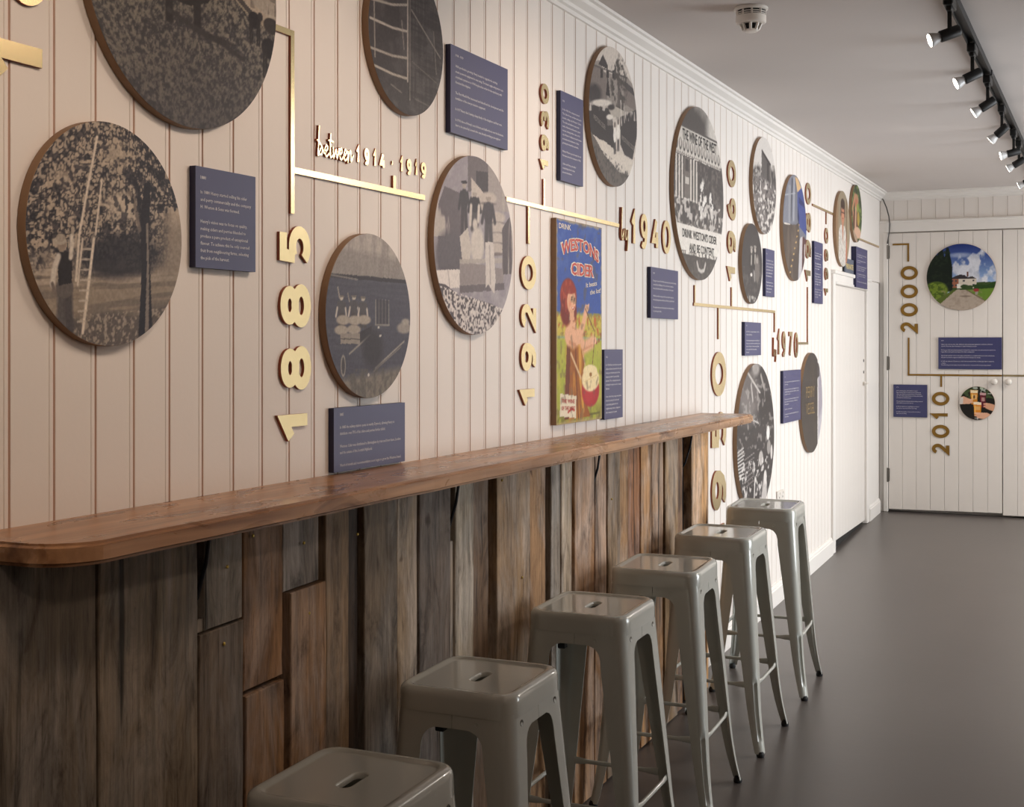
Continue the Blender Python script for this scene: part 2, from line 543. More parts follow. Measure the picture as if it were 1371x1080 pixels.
# far door pair
structure(mesh_obj('trim_6', *join(
    boxv(0.0, 0.062, YF - 0.022, YF + 0.0232, floor_z(YF), 2.60, 0.003), boxv(0.03, 0.066, YF - 0.030, YF, floor_z(YF), 2.515, 0.003),
    boxv(0.0, 1.85, YF - 0.018, YF + 0.0232, 2.515, 2.60, 0.004), boxv(0.0, 1.85, YF - 0.028, YF + 0.01, 2.588, 2.606, 0.003),
    boxv(1.76, 1.85, YF - 0.022, YF + 0.0232, floor_z(YF), 2.515, 0.003)), M['trim']))
def far_door(n, x0, x1, zb0, zb1, hinge_x, knob_x):
    d = structure(mesh_obj('door_%d' % n, *boxv(x0, x1, YD + 0.012, YD + 0.04, 0.355, 2.505), M['door']))
    k = 8
    w = (x1 - x0) / k
    for i in range(k):
        g = 0.0018
        a, b = x0 + i * w, x0 + (i + 1) * w
        za = zb0 + (zb1 - zb0) * i / k
        V, F = boxv(a + g * 0.5, b - g * 0.5, YD, YD + 0.013, za, 2.505, 0.0013)
        mesh_obj('board', V, F, M['door'], parent=d)
    kb = mesh_obj('knob', *lathe([(0.010, 0), (0.010, 0.018), (0.020, 0.022), (0.026, 0.032), (0.024, 0.044), (0.012, 0.051), (0.0, 0.052)], (knob_x, YD, 1.352), (0, -1, 0), 20), M['white_plastic'], parent=d, smooth=True)
    for z in (2.36, 1.487, 0.61):
        mesh_obj('hinge', *join(tube([(hinge_x, YD - 0.006, z - 0.055), (hinge_x, YD - 0.006, z + 0.055)], 0.008, 8),
                                boxv(hinge_x - 0.012, hinge_x + 0.014, YD - 0.003, YD + 0.002, z - 0.05, z + 0.05)), M['steel'], parent=d)
far_door(2, 0.070, 0.909, 0.342, 0.352, 0.064, 0.853)
far_door(3, 0.914, 1.753, 0.336, 0.336, 1.758, 0.957)

# ------------------------------------------------------------------ bar: worktop, cladding, brackets
BZ = 1.329
def bar_outline():
    r, x1, y0, y1 = 0.095, 0.245, 1.545, 5.755
    pts = [(0.001, y0)]
    for i in range(11):
        a = -PI / 2 + i * PI / 20
        pts.append((x1 - r + r * math.cos(a), y0 + r + r * math.sin(a)))
    rnd = random.Random(3)
    y = y0 + r + 0.12
    while y < y1 - 0.15:
        pts.append((x1 + rnd.uniform(-0.0035, 0.0035), y))
        y += 0.14
    pts += [(x1 - 0.004, y1 - 0.022), (x1 - 0.022, y1), (0.001, y1 + 0.004)]
    return pts
bm = bmesh.new()
out = bar_outline()
lo = [bm.verts.new((x, y, BZ - 0.037)) for x, y in out]
face = bm.faces.new(lo)
r_ = bmesh.ops.extrude_face_region(bm, geom=[face])
up = [g for g in r_['geom'] if isinstance(g, bmesh.types.BMVert)]
for v in up:
    v.co.z = BZ
bmesh.ops.recalc_face_normals(bm, faces=bm.faces)
ed = [e for e in bm.edges if abs(e.verts[0].co.z - e.verts[1].co.z) < 1e-6 and max(e.verts[0].co.x, e.verts[1].co.x) > 0.01]
bmesh.ops.bevel(bm, geom=ed, offset=0.007, segments=3, affect='EDGES', clamp_overlap=True)
V, F = bmdata(bm)
o = mesh_obj('bar_counter', V, F, M['bar'], origin=(0, 3.6, BZ))
tag(o, 'long narrow varnished brown bar top with a rounded near corner, against the wall', 'bar top')

clad = thing('plank_cladding', 'rough reclaimed timber plank cladding under the narrow bar top, in mixed browns and greys', 'cladding', (0.06, 3.4, 0.1))
part('backing_panel', clad, *boxv(0.002, 0.068, 1.36, 5.49, 0.165, 1.290), M['dark'])
KP = 1.42
PL = [  # y0, y1, z0 (None = floor), z1 (None = up to the bar), tint, face x
    (1.36, 1.7695, None, None, (98, 88, 76), .100), (1.773, 2.0415, None, None, (104, 92, 77), .103),
    (2.0655, 2.1851, 1.086, None, (120, 112, 102), .101), (2.045, 2.186, None, 1.081, (92, 80, 68), .104), (2.0435, 2.0635, 1.084, 1.110, (116, 106, 94), .098),
    (2.1901, 2.3278, .938, None, (118, 86, 56), .100), (2.1915, 2.3285, None, .928, (112, 82, 53), .104),
    (2.331, 2.469, 1.114, None, (122, 110, 98), .098), (2.349, 2.4874, None, 1.110, (124, 96, 70), .106), (2.4938, 2.5901, None, None, (116, 96, 74), .101),
    (2.5943, 2.6524, None, None, (54, 42, 32), .088), (2.656, 2.8119, None, None, (100, 88, 74), .102), (2.8155, 2.9152, None, None, (134, 116, 94), .100),
    (2.9179, 3.0912, None, None, (92, 82, 74), .105), (3.0945, 3.1215, None, 1.116, (124, 112, 98), .097), (3.124, 3.2323, None, None, (146, 134, 116), .102),
    (3.236, 3.3372, None, None, (98, 78, 60), .096), (3.3793, 3.6109, None, None, (130, 106, 79), .104), (3.6187, 3.7371, None, None, (134, 104, 74), .100),
    (3.7814, 3.8572, None, None, (124, 114, 102), .100), (3.8585, 3.9439, None, None, (154, 138, 118), .104), (3.971, 4.1477, None, None, (140, 106, 75), .103),
    (4.161, 4.2662, None, None, (138, 102, 68), .101), (4.2765, 4.4022, None, None, (118, 98, 76), .103), (4.4035, 4.4957, None, None, (130, 100, 70), .099),
    (4.5005, 4.6253, None, None, (124, 84, 55), .097), (4.6295, 4.7491, None, None, (152, 116, 80), .103), (4.7588, 4.8879, None, None, (138, 104, 71), .102),
    (4.9196, 5.0792, None, None, (124, 100, 72), .102), (5.0805, 5.1634, None, None, (106, 78, 54), .095), (5.2627, 5.5035, None, None, (158, 122, 83), .104)]
rnd = random.Random(11)
for y0, y1, z0, z1, col, fx in PL:
    zb = z0 if z0 is not None else floor_z(y0) + 0.006
    zt = z1 if z1 is not None else BZ - 0.038
    bm = bmesh.new()
    bmesh.ops.create_cube(bm, size=1)
    for v in bm.verts:
        v.co = Vector(((0.069 + fx) / 2 + v.co.x * (fx - 0.069), (y0 + y1) / 2 + v.co.y * (y1 - y0), (zb + zt) / 2 + v.co.z * (zt - zb)))
    # uneven, hand-sawn long edges
    ve = [e for e in bm.edges if abs(e.verts[0].co.z - e.verts[1].co.z) > 1e-5]
    if zt - zb > 0.3:
        bmesh.ops.subdivide_edges(bm, edges=ve, cuts=7)
        for v in bm.verts:
            v.co.y += rnd.uniform(-0.0016, 0.0016)
            if v.co.x > 0.08:
                v.co.x += rnd.uniform(-0.0012, 0.0012)
    sl = rnd.uniform(-0.012, 0.012)
    if z1 is not None or z0 is not None:
        for v in bm.verts:
            if (z1 is not None and abs(v.co.z - zt) < 1e-4) or (z0 is not None and abs(v.co.z - zb) < 1e-4):
                v.co.z += (v.co.y - y0) * 0.03
    be = [e for e in bm.edges if e.is_manifold and e.calc_face_angle(0) > 0.8 and min(e.verts[0].co.x, e.verts[1].co.x) > 0.08]
    bmesh.ops.bevel(bm, geom=be, offset=0.0022, segments=1, affect='EDGES')
    V, F = bmdata(bm)
    p = part('plank', clad, V, F, M['plank'])
    p.color = lin(*col, k=KP)
for y, z in ((2.13, 1.20), (2.40, 1.21), (2.215, 1.25), (2.62, 1.2), (2.99, 1.27), (3.28, 1.27), (3.41, 1.25), (2.42, 1.055), (2.12, 1.05), (4.31, 1.1), (3.55, 0.95)):
    part('screw_head', clad, *lathe([(0.004, 0), (0.004, 0.0015), (0.002, 0.003), (0, 0.003)], (0.1045, y, z), (1, 0, 0), 8), mat('screw_brass', lin(190, 165, 90), 0.3, metal=1) if 'screw' not in M else M['screw'])
    M['screw'] = bpy.data.materials['screw_brass']

for i, (y, lab) in enumerate(((2.0545, 'black angled steel bracket in the slot near the rounded end of the bar'), (3.108, 'black angled steel bracket in the slot above the second nearest stool'),
                (4.154, 'thin black steel bracket under the middle of the bar top'), (5.215, 'black steel bracket under the far end of the bar top'))):
    b = thing('shelf_bracket', lab, 'bracket', (0.07, y, 1.1), 'brackets under the bar')
    part('wall_plate', b, *boxv(0.0685, 0.0735, y - 0.005, y + 0.005, 1.122, 1.291), M['iron'])
    part('arm', b, *boxv(0.0735, 0.150, y - 0.005, y + 0.005, 1.2855, 1.2915), M['iron'])
    part('strut', b, *tube([(0.074, y, 1.125), (0.090, y, 1.15), (0.112, y, 1.22), (0.122, y, 1.2855)], 0.006, 8, rfun=lambda i: (0.004, 0.0045)), M['iron'])

# ------------------------------------------------------------------ bar stools
def stadium(l, r, n):
    """n points round a slot of length l (along y), half-width r"""
    P = []
    for k in range(n):
        a = 2 * PI * k / n
        d = Vector((math.cos(a), math.sin(a)))
        h = l / 2 - r
        # ray from the centre to the slot outline
        t = 0.0
        best = None
        if abs(d.x) > 1e-6:
            q = r / abs(d.x)
            if abs(d.y * q) <= h:
                best = q
        if best is None:
            cy = h if d.y > 0 else -h
            bq = d.y * cy
            best = bq + math.sqrt(max(0, bq * bq - (cy * cy - r * r)))
        P.append((d.x * best, d.y * best))
    return P
def rsquare(s, r, n):
    P = []
    for k in range(n):
        a = 2 * PI * k / n
        d = (math.cos(a), math.sin(a))
        m = max(abs(d[0]), abs(d[1]))
        q = s / m
        x, y = d[0] * q, d[1] * q
        c = s - r
        if abs(x) > c and abs(y) > c:
            cx, cy = math.copysign(c, x), math.copysign(c, y)
            bq = d[0] * cx + d[1] * cy
            q = bq + math.sqrt(max(0, bq * bq - (cx * cx + cy * cy - r * r)))
            x, y = d[0] * q, d[1] * q
        P.append((x, y))
    return P
def make_seat():
    n = 72
    H = 0.768
    rings = []
    A = lambda P, z: rings.append([(x, y, z) for x, y in P])
    A(stadium(0.080, 0.0135, n), H - 0.016)
    A(stadium(0.080, 0.0135, n), H - 0.007)
    A(stadium(0.086, 0.0165, n), H - 0.0045)
    A(stadium(0.090, 0.0185, n), H - 0.0045)
    A(stadium(0.093, 0.020, n), H - 0.0045)
    A(rsquare(0.1165, 0.025, n), H - 0.0045)
    A(rsquare(0.119, 0.026, n), H - 0.0045)
    A(rsquare(0.124, 0.029, n), H - 0.0035)
    A(rsquare(0.128, 0.031, n), H)
    A(rsquare(0.137, 0.036, n), H)
    A(rsquare(0.1435, 0.040, n), H - 0.003)
    A(rsquare(0.1475, 0.042, n), H - 0.009)
    A(rsquare(0.149, 0.043, n), H - 0.018)
    A(rsquare(0.1495, 0.043, n), H - 0.052)
    A(rsquare(0.1475, 0.042, n), H - 0.052)
    A(rsquare(0.147, 0.042, n), H - 0.018)
    A(rsquare(0.140, 0.040, n), H - 0.008)
    A(rsquare(0.120, 0.03, n), H - 0.0075)
    A(stadium(0.083, 0.015, n), H - 0.016)
    V = [p for r in rings for p in r]
    F = []
    R = len(rings)
    for i in range(R):
        for k in range(n):
            j = (i + 1) % R
            F.append([i * n + k, i * n + (k + 1) % n, j * n + (k + 1) % n, j * n + k])
    return V, F
def corner(z):
    q = max(0.0, (0.20 - z) / 0.20)
    return 0.1455 + max(0, 0.735 - z) * 0.068 + 0.014 * q * q
def make_leg(sx, sy):
    rows = []
    zs = [0.012, 0.03, 0.055, 0.075, 0.10, 0.14, 0.18, 0.22, 0.25, 0.262, 0.28, 0.33, 0.40, 0.48, 0.56, 0.62, 0.645, 0.660, 0.671, 0.679, 0.685, 0.6855, 0.70, 0.726]
    for z in zs:
        c = corner(z)
        r = 0.020 + 0.012 * min(1, z / 0.7)
        a0 = 0.030 + (0.074 - 0.030) * min(1, z / 0.62)
        if z > 0.645:
            q = min(1, (z - 0.645) / 0.0402)
            a = a0 + 0.036 * (1 - math.sqrt(max(0, 1 - q * q)))
        else:
            a = a0
        if z > 0.6852:
            a = c - 0.0008
        flute = 0.0
        if 0.07 < z < 0.255:
            flute = 0.0075
        pts = [(c - a, c)]
        for t in (0.35, 0.7):
            pts.append((c - a + (a - r) * t, c))
        for k in range(9):
            an = PI / 2 - k * PI / 16
            d = flute if k in (3, 4, 5) else 0.0
            rr = r - d
            pts.append((c - r + rr * math.cos(an), c - r + rr * math.sin(an)))
        for t in (0.7, 0.35):
            pts.append((c, c - a + (a - r) * t))
        pts.append((c, c - a))
        rows.append([(x * sx, y * sy, z) for x, y in pts])
    n = len(rows[0])
    V = [p for r in rows for p in r]
    F = []
    for i in range(len(rows) - 1):
        for k in range(n - 1):
            q = [i * n + k, i * n + k + 1, (i + 1) * n + k + 1, (i + 1) * n + k]
            F.append(q if sx * sy < 0 else q[::-1])
    return V, F
def smooth_angle(o, ang=0.7):
    me = o.data
    me.polygons.foreach_set('use_smooth', [True] * len(me.polygons))
    bm = bmesh.new(); bm.from_mesh(me)
    for e in bm.edges:
        if e.is_manifold and e.calc_face_angle(0) > ang:
            e.smooth = False
    bm.to_mesh(me); bm.free()
def make_stool():
    t = thing('bar_stool', 'stool', 'stool', (0, 0, 0), 'metal bar stools along the bar')
    s = part('seat', t, *make_seat(), M['stool'])
    smooth_angle(s, 1.2)
    for sx in (-1, 1):
        for sy in (-1, 1):
            V, F = make_leg(sx, sy)
            l = part('leg', t, V, F, M['stool'], recalc=False)
            smooth_angle(l, 0.9)
            md = l.modifiers.new('sheet', 'SOLIDIFY'); md.thickness = 0.0022; md.offset = -1
            es = l.modifiers.new('crease', 'EDGE_SPLIT'); es.split_angle = 0.75
            c = corner(0.0) - 0.0155
            sub('rubber_foot', l, t, *lathe([(0.013, 0.0), (0.0145, 0.003), (0.0145, 0.011), (0.010, 0.020), (0.0, 0.020)], (c * sx, c * sy, 0.0), (0, 0, 1), 12), M['rubber'])
    zr = 0.247
    c = corner(zr)
    e = c - 0.044
    def rail(axis, s):
        pts, w = [], []
        for q, rad in ((-e, (0.011, 0.003)), (-e + 0.022, (0.010, 0.004)), (-e + 0.045, (0.0065, 0.0065)), (e - 0.045, (0.0065, 0.0065)), (e - 0.022, (0.010, 0.004)), (e, (0.011, 0.003))):
            pts.append((q, s * (c - 0.006), zr) if axis == 'x' else (s * (c - 0.006), q, zr))
            w.append(rad)
        return tube(pts, 0.007, 10, rfun=lambda i: w[i])
    for ax in 'xy':
        for s_ in (-1, 1):
            r = part('foot_rail', t, *rail(ax, s_), M['stool'])
            smooth_angle(r, 0.9)
    for s_ in (-1, 1):
        V, F = tube([(-0.118, -0.118 * s_, 0.672 + 0.002 * s_), (0, 0, 0.672 + 0.002 * s_), (0.118, 0.118 * s_, 0.672 + 0.002 * s_)], 0.008, 8, rfun=lambda i: (0.0016, 0.011))
        part('cross_brace', t, V, F, M['stool'])
    for sx in (-1, 1):
        for sy in (-1, 1):
            part('rubber_bumper', t, *boxv(min(sx * 0.058, sx * 0.080), max(sx * 0.058, sx * 0.080), min(sy * 0.058, sy * 0.080), max(sy * 0.058, sy * 0.080), 0.650, 0.6705, 0.002), M['rubber'])
    for sx in (-1, 1):
        for y in (-0.095, 0.095):
            part('rivet', t, *lathe([(0.0075, 0), (0.007, 0.0016), (0.004, 0.0005), (0, 0.0002)], (sx * (corner(0.70) - 0.0005), y, 0.700), (sx, 0, 0), 12), M['steel'])
    for sy in (-1, 1):
        part('rivet', t, *lathe([(0.0055, 0), (0.005, 0.0014), (0.003, 0.0005), (0, 0.0002)], (0.062, sy * (corner(0.70) - 0.0005), 0.700), (0, sy, 0), 12), M['stool'])
    return t
def copy_tree(o, parent=None):
    c = o.copy()
    C.objects.link(c)
    if parent is not None:
        c.parent = parent
    for ch in list(o.children):
        copy_tree(ch, c)
    return c
SLOPE = math.atan(0.03)
stool0 = make_stool()
SP = [(0.425, 2.100, 0, 'grey metal bar stool nearest the viewer, only its seat showing at the bottom edge'),
      (0.345, 2.800, 0, 'second nearest grey metal bar stool, standing before the lighter slotted plank'),
      (0.323, 3.590, 0, 'third nearest grey metal bar stool, legs in front of brown planks'),
      (0.327, 4.245, 1.5, 'fourth nearest grey metal bar stool, below the middle of the bar'),
      (0.332, 4.915, 0, 'second farthest grey metal bar stool, in front of the last pale plank'),
      (0.323, 5.650, 2.5, 'farthest grey metal bar stool, standing past the end of the planks by the white wall')]
for i, (x, y, rz, lab) in enumerate(SP):
    o = stool0 if i == 0 else copy_tree(stool0)
    o.location = (x, y, floor_z(y) + 0.0003)
    o.rotation_euler = (SLOPE, 0, math.radians(rz))
    o.scale = (1, 1, 1.018)
    o['label'] = lab

# ------------------------------------------------------------------ lettering from the built-in font
_tc = {}
def text_geo(body, bold=0.0, res=2, extr_=0.0, space=1.0):
    key = (body, bold, res, extr_, space)
    if key in _tc:
        return _tc[key]
    cu = bpy.data.curves.new('lettering', 'FONT')
    cu.body = body
    cu.size = 1.0
    cu.resolution_u = res
    cu.offset = bold
    cu.extrude = extr_
    cu.space_line = space
    ob = bpy.data.objects.new('lettering', cu)
    C.objects.link(ob)
    bpy.context.view_layer.update()
    me = bpy.data.meshes.new_from_object(ob.evaluated_get(bpy.context.evaluated_depsgraph_get()))
    V = [tuple(v.co) for v in me.vertices]
    F = [list(p.vertices) for p in me.polygons]
    bpy.data.objects.remove(ob); bpy.data.meshes.remove(me); bpy.data.curves.remove(cu)
    _tc[key] = (V, F)
    return V, F
def place_text(frame, body, a0, a1, bmid, h, d, bold=0.0, warp=None, fitw=True, res=2):
    """one line of lettering between a0..a1, capital height h centred on bmid"""
    V, F = text_geo(body, bold, res)
    if not V:
        return [], []
    x0 = min(v[0] for v in V); x1 = max(v[0] for v in V)
    capv, _ = text_geo('H', bold, res)
    c0 = min(v[1] for v in capv); c1 = max(v[1] for v in capv)
    sy = h / (c1 - c0)
    sx = (a1 - a0) / (x1 - x0) if fitw else sy
    out = []
    for x, y, z in V:
        a = a0 + (x - x0) * sx
        b = bmid - h / 2 + (y - c0) * sy
        if warp:
            b += warp((a - a0) / max(1e-6, a1 - a0))
        out.append(frame.p(a, b, d))
    return out, F

# ------------------------------------------------------------------ navy plaques
def plaque(frame, a0, a1, z0, z1, lines, label, t=0.016, r0=0.106, rl=0.90, left=0.076, wmax=0.84, group='navy text plaques'):
    P = thing('text_plaque', label, 'plaque', frame.p((a0 + a1) / 2, z0, 0), group)
    pts = [frame.p(a, b, d) for d in (0.001, t) for a, b in ((a0, z0), (a1, z0), (a1, z1), (a0, z1))]
    F = [(0, 1, 2, 3), (4, 5, 6, 7), (0, 1, 5, 4), (1, 2, 6, 5), (2, 3, 7, 6), (3, 0, 4, 7)]
    part('panel', P, pts, F, [M['navy'], M['navy_edge']], mi=[1, 0, 1, 1, 1, 1])
    W_, H_ = a1 - a0, z1 - z0
    n = len(lines)
    pitch = (rl - r0) * H_ / max(1, n - 1)
    wid = []
    for s in lines:
        if s:
            V, _ = text_geo(s, 0.0, 1)
            wid.append(max(v[0] for v in V) - min(v[0] for v in V))
    k = W_ * wmax / max(wid)
    VV, FF = [], []
    h = pitch * 0.46
    for i, s in enumerate(lines):
        if not s:
            continue
        V, _ = text_geo(s, 0.0, 1)
        w = (max(v[0] for v in V) - min(v[0] for v in V)) * (k if i else min(k, h / 0.7 * 1.1))
        vf = place_text(frame, s, a0 + W_ * left, a0 + W_ * left + w, z1 - r0 * H_ - i * pitch, h, t + 0.0006, 0.006, res=1)
        VV, FF = join((VV, FF), vf)
    lt = part('lettering', P, VV, FF, M['ink_white'], recalc=False)
    lt['kind'] = 'stuff'
    return P

plaque(LEFT, 2.1448, 2.348, 1.794, 1.9985, ['1880', '', 'In 1880 Henry started selling his cider', 'and perry commercially and the company', 'H. Weston & Sons was formed.', '',
    "Henry's vision was to focus on quality,", 'making ciders and perries blended to', 'produce a pure product of exceptional', 'flavour. To achieve this he only sourced', 'fruit from neighbouring farms, selecting', 'the pick of the harvest.'],
    'square navy plaque beside the round orchard photo, left of the tall 1885 numerals')
plaque(LEFT, 3.2621, 3.6406, 2.2285, 2.4743, ['1914 - 1919', '', 'With production growing, Henry needed to upgrade the existing', 'steam powered equipment he was using. The latest engineering was to use', 'a hydraulic system so in 1914 he placed an order for the machinery with', 'Hereford firm Haylers.', '',
    'The First World War intervened and halted both the development and the', 'installation of the new production equipment.', '', 'In 1917 Henry died, leaving a large family of five daughters and four sons.', '', "In 1918, three of Henry's sons, Robert and Stafford took over the business,", 'later to be joined by Leonard who was already working as an engineer.'],
    'wide navy plaque high on the wall, right of the dark timber photo')
plaque(LEFT, 4.0604, 4.2647, 2.185, 2.4843, ['1930', '', 'In the 1930s the company opened', 'The Cider House on Harrow Road in', 'London, selling only Weston\'s Ciders.', 'The cider and cabaret venue was', 'made of barrels and became a great', 'success, driving further sales in the', "city. Weston's delivery trucks became", 'an instant advertisement of sales,', 'growing the brand far and wide.', '',
    'Hubert Weston passed away, his son', 'Norman joined the business in 1932.', '', 'Older and Percy, join after', 'completing school, were', 'present elsewhere.'],
    'tall navy plaque between the 1930 numerals and the round garden photo')
plaque(LEFT, 2.6604, 3.0029, 1.3345, 1.4872, ['1885', '', 'In 1885 the railway station opens in nearby Dymock, allowing Henry to', 'distribute over 70% of his ciders and perries further afield.', '', 'Westons Cider was distributed to Birmingham by train and from there, London', 'and the estates of the Scottish Highlands.', '', 'Word of mouth and recommendations soon began to grow the Westons brand.'],
    'low wide navy plaque standing just above the bar top, under the round wagon photo', wmax=0.86)
plaque(LEFT, 4.4733, 4.6685, 1.3648, 1.6187, ['1920', '', 'In 1920 Henry introduced several', 'adjacent farms, known for the soil', 'being a productive part for the', "largest growth of perry fruits", 'planted. The company was now', 'looking for ways to sell to young', 'families.', '', 'One of the first young executives', 'shared a policy for fresh and', 'outstanding quality for the', 'neighbouring towns, a legacy to', 'this company as it grew.'],
    'narrow navy plaque overlapping the right edge of the painted cider poster')
plaque(LEFT, 4.9965, 5.3552, 1.743, 1.9463, ['1940', '', 'During the Second World War cider was rationed, with rationing', 'controlled by the Ministry of Food, and a local committee', 'set up by the farms and the cider producers of the region.', '', 'With the workforce away in the forces the farm relied on', 'the local young women and the Land Army to pick the fruit.', '', 'Throughout the war and rationing the cider mills continued', 'to produce good cider.'],
    'squarish navy plaque below the upright 1940 numerals', r0=0.115, rl=0.86)
plaque(LEFT, 6.8819, 7.0824, 1.8912, 2.1435, ['1960', '', 'The demand for cider', 'grew across the country', 'and the company built', 'new vats for the mill', 'and a bottling hall in', 'the orchard yard.', '', 'The first tanker was', 'bought and the ciders', 'were sent to the', 'towns by road.'],
    'small tall navy plaque right of the dark photo of two people')
plaque(LEFT, 8.1169, 8.3746, 1.890, 2.2706, ['1980', '', 'The visitor centre', 'opened its doors', 'in the old yard.', '', 'The first vintage', 'ciders were sold', 'in the bottle.', '', 'Cider is sent to', 'many countries', 'round the world', 'and wins awards', 'year after year.', '', 'New orchards are', 'planted on local', 'farms to supply', 'the mill.'],
    'tall thin navy plaque between the 1980 and 1990 numerals', wmax=0.76)
plaque(LEFT, 9.4333, 9.8900, 2.040, 2.325, ['1990', '', 'The business is led by the', 'next generation.', '', 'The first organic cider is', 'launched.', '', 'New storage vats are built', 'and the bottling line is', 'brought up to date.', '', 'The gardens and the tea', 'rooms open for visitors', 'too.', '', 'The name is known widely.'],
    'dark navy plaque hanging over the frame of the left wall door', t=0.036, r0=0.09, rl=0.86)
plaque(LEFT, 6.4515, 6.7806, 1.5805, 1.7486, ['1950', '', 'In 1950 the company began to sell its', 'ciders in bottles.', '', 'A new pasteurising plant was built and', 'the second world war had left the farm', 'short of hands so that new machines', 'were needed for the growing', 'demand.'],
    'small square navy plaque above the big black and white factory photo', t=0.017)
plaque(LEFT, 7.2829, 7.7323, 1.1965, 1.4889, ['1970', '', 'The company was run by the fourth generation of', 'the family.', '', 'New presses and vats were bought for the mill', 'and the first keg ciders were delivered to pubs', 'round the country.', '', 'The perry was sold in small bottles for the first', 'time and the brand was seen on billboards', 'and in papers.', '', 'The fleet of lorries grew.', '', 'A stainless steel tank farm was built beside the', 'old oak vats.'],
    'navy plaque touching the left edge of the round chalkboard photo', t=0.017, r0=0.12, rl=0.88)
plaque(FAR, 0.4461, 0.9078, 1.4445, 1.6885, ['2000', '', 'Visitors are welcomed for cider mill tours and educational programmes commence with local', 'schools. They learn about farming and organic farming in practice.', '', 'To keep up with increasing supermarket demand the construction of a new production warehouse', 'began that would update and replace the older bottling plant.', '',
    'We introduced fruit ciders to the range, and worked on a raspberry flavoured cider called Rosie.', 'We also launched an organic bottled cider and first draught of a variety.', '', 'In 2005 we celebrate 125 years as a cider business and the Duke of Edinburgh visits to mark the', 'occasion.', 'The following year the new production hall opened to keep up with ever growing demand.'],
    'wide dark navy plaque on the far door under the house photo', t=0.012, r0=0.10, rl=0.87, left=0.045, wmax=0.86)
plaque(FAR, 0.1084, 0.3625, 1.067, 1.3205, ['2010', '', 'In the company grew, staff numbers increased', 'many developments in markets and new exports and', 'offices were launched. Investment work is now nearly', 'over. The number of people and our farms makes quality', 'and heritage an inspiring energy.', '', 'We extended trade in Europe with the leading variety of', 'cider markets at home and overseas.', '',
    'In 2016 we launched our sparkling perry and pear', 'cider and our own brand of fruit cider range.', '', 'In 2018 we opened the company archive for visitors', 'with tours and tasting.'],
    'square dark navy plaque at the left edge of the far door, beside the 2010 numerals', t=0.012, r0=0.08, rl=0.89, left=0.09, wmax=0.78)

# ------------------------------------------------------------------ brass numerals
def ribbon2(pts, w, closed):
    pts = [Vector(p) for p in pts]
    n = len(pts)
    L, R = [], []
    for i in range(n):
        if closed:
            a, b = pts[i - 1], pts[(i + 1) % n]
            d0, d1 = (pts[i] - a).normalized(), (b - pts[i]).normalized()
        else:
            d0 = (pts[i] - pts[i - 1]).normalized() if i else (pts[1] - pts[0]).normalized()
            d1 = (pts[i + 1] - pts[i]).normalized() if i < n - 1 else d0
        n0 = Vector((-d0.y, d0.x)); n1 = Vector((-d1.y, d1.x))
        m = (n0 + n1)
        m = m.normalized() if m.length > 1e-4 else n0
        k = 1 / max(0.42, m.dot(n0))
        L.append(pts[i] + m * w / 2 * k); R.append(pts[i] - m * w / 2 * k)
    return L, R
def ell(cx, cy, rx, ry, a0=0, a1=360, n=28):
    full = abs(a1 - a0) >= 360
    m = n if full else n + 1
    return [(cx + rx * math.cos(math.radians(a0 + (a1 - a0) * i / n)), cy + ry * math.sin(math.radians(a0 + (a1 - a0) * i / n))) for i in range(m)]
GL = {  # strokes in a unit box, (points, closed)
    '0': [(ell(.5, .5, .5, .5), True)],
    '1': [([(0.0, .70), (1.0, 1.0), (1.0, 0.0)], False)],
    '2': [(ell(.5, .70, .48, .30, 160, -38, 18) + [(0.03, 0.0), (1.0, 0.0)], False)],
    '3': [(ell(.42, .745, .50, .255, 150, -90, 16), False), (ell(.42, .25, .58, .26, 90, -150, 16), False)],
    '4': [([(0.62, 1.0), (0.0, 0.26), (1.0, 0.26)], False), ([(0.74, 0.58), (0.74, 0.0)], False)],
    '5': [([(0.93, 1.0), (0.10, 1.0), (0.06, 0.52)] , False), (ell(.44, .31, .56, .31, 128, -140, 18), False)],
    '6': [(ell(.5, .31, .5, .31), True), ([(0.0, 0.33), (0.04, 0.52), (0.16, 0.74), (0.40, 0.93), (0.72, 1.0)], False)],
    '7': [([(0.0, 1.0), (1.0, 1.0), (0.36, 0.0)], False)],
    '8': [(ell(.5, .27, .5, .27), True), (ell(.5, .76, .42, .24), True)],
    '9': [(ell(.5, .69, .5, .31), True), ([(1.0, 0.67), (0.97, 0.42), (0.80, 0.14), (0.56, 0.01), (0.24, 0.01), (0.06, 0.08)], False)],
    '-': [([(0.0, 0.5), (1.0, 0.5)], False)],
}
def stroke_mesh(strokes, w, mapf, t):
    """mapf(a, b, depth) -> room point"""
    V, F, MI = [], [], []
    for j, (pts, closed) in enumerate(strokes):
        L, R = ribbon2(pts, w, closed)
        n = len(pts)
        base = len(V)
        tt = t + 0.00012 * j
        for i in range(n):
            V += [mapf(L[i].x, L[i].y, 0.0004), mapf(R[i].x, R[i].y, 0.0004), mapf(L[i].x, L[i].y, tt), mapf(R[i].x, R[i].y, tt)]
        m = n if closed else n - 1
        for i in range(m):
            a, b = base + 4 * i, base + 4 * ((i + 1) % n)
            F += [[a + 2, b + 2, b + 3, a + 3], [a, a + 1, b + 1, b], [a, b, b + 2, a + 2], [a + 1, a + 3, b + 3, b + 1]]
            MI += [0, 1, 1, 1]
        if not closed:
            a, b = base, base + 4 * (n - 1)
            F += [[a, a + 2, a + 3, a + 1], [b, b + 1, b + 3, b + 2]]
            MI += [1, 1]
    return V, F, MI
def glyph(ch, w, width, height):
    out = []
    for pts, closed in GL[ch]:
        out.append(([(w / 2 + p[0] * (width - w), w / 2 + p[1] * (height - w)) for p in pts], closed))
    return out
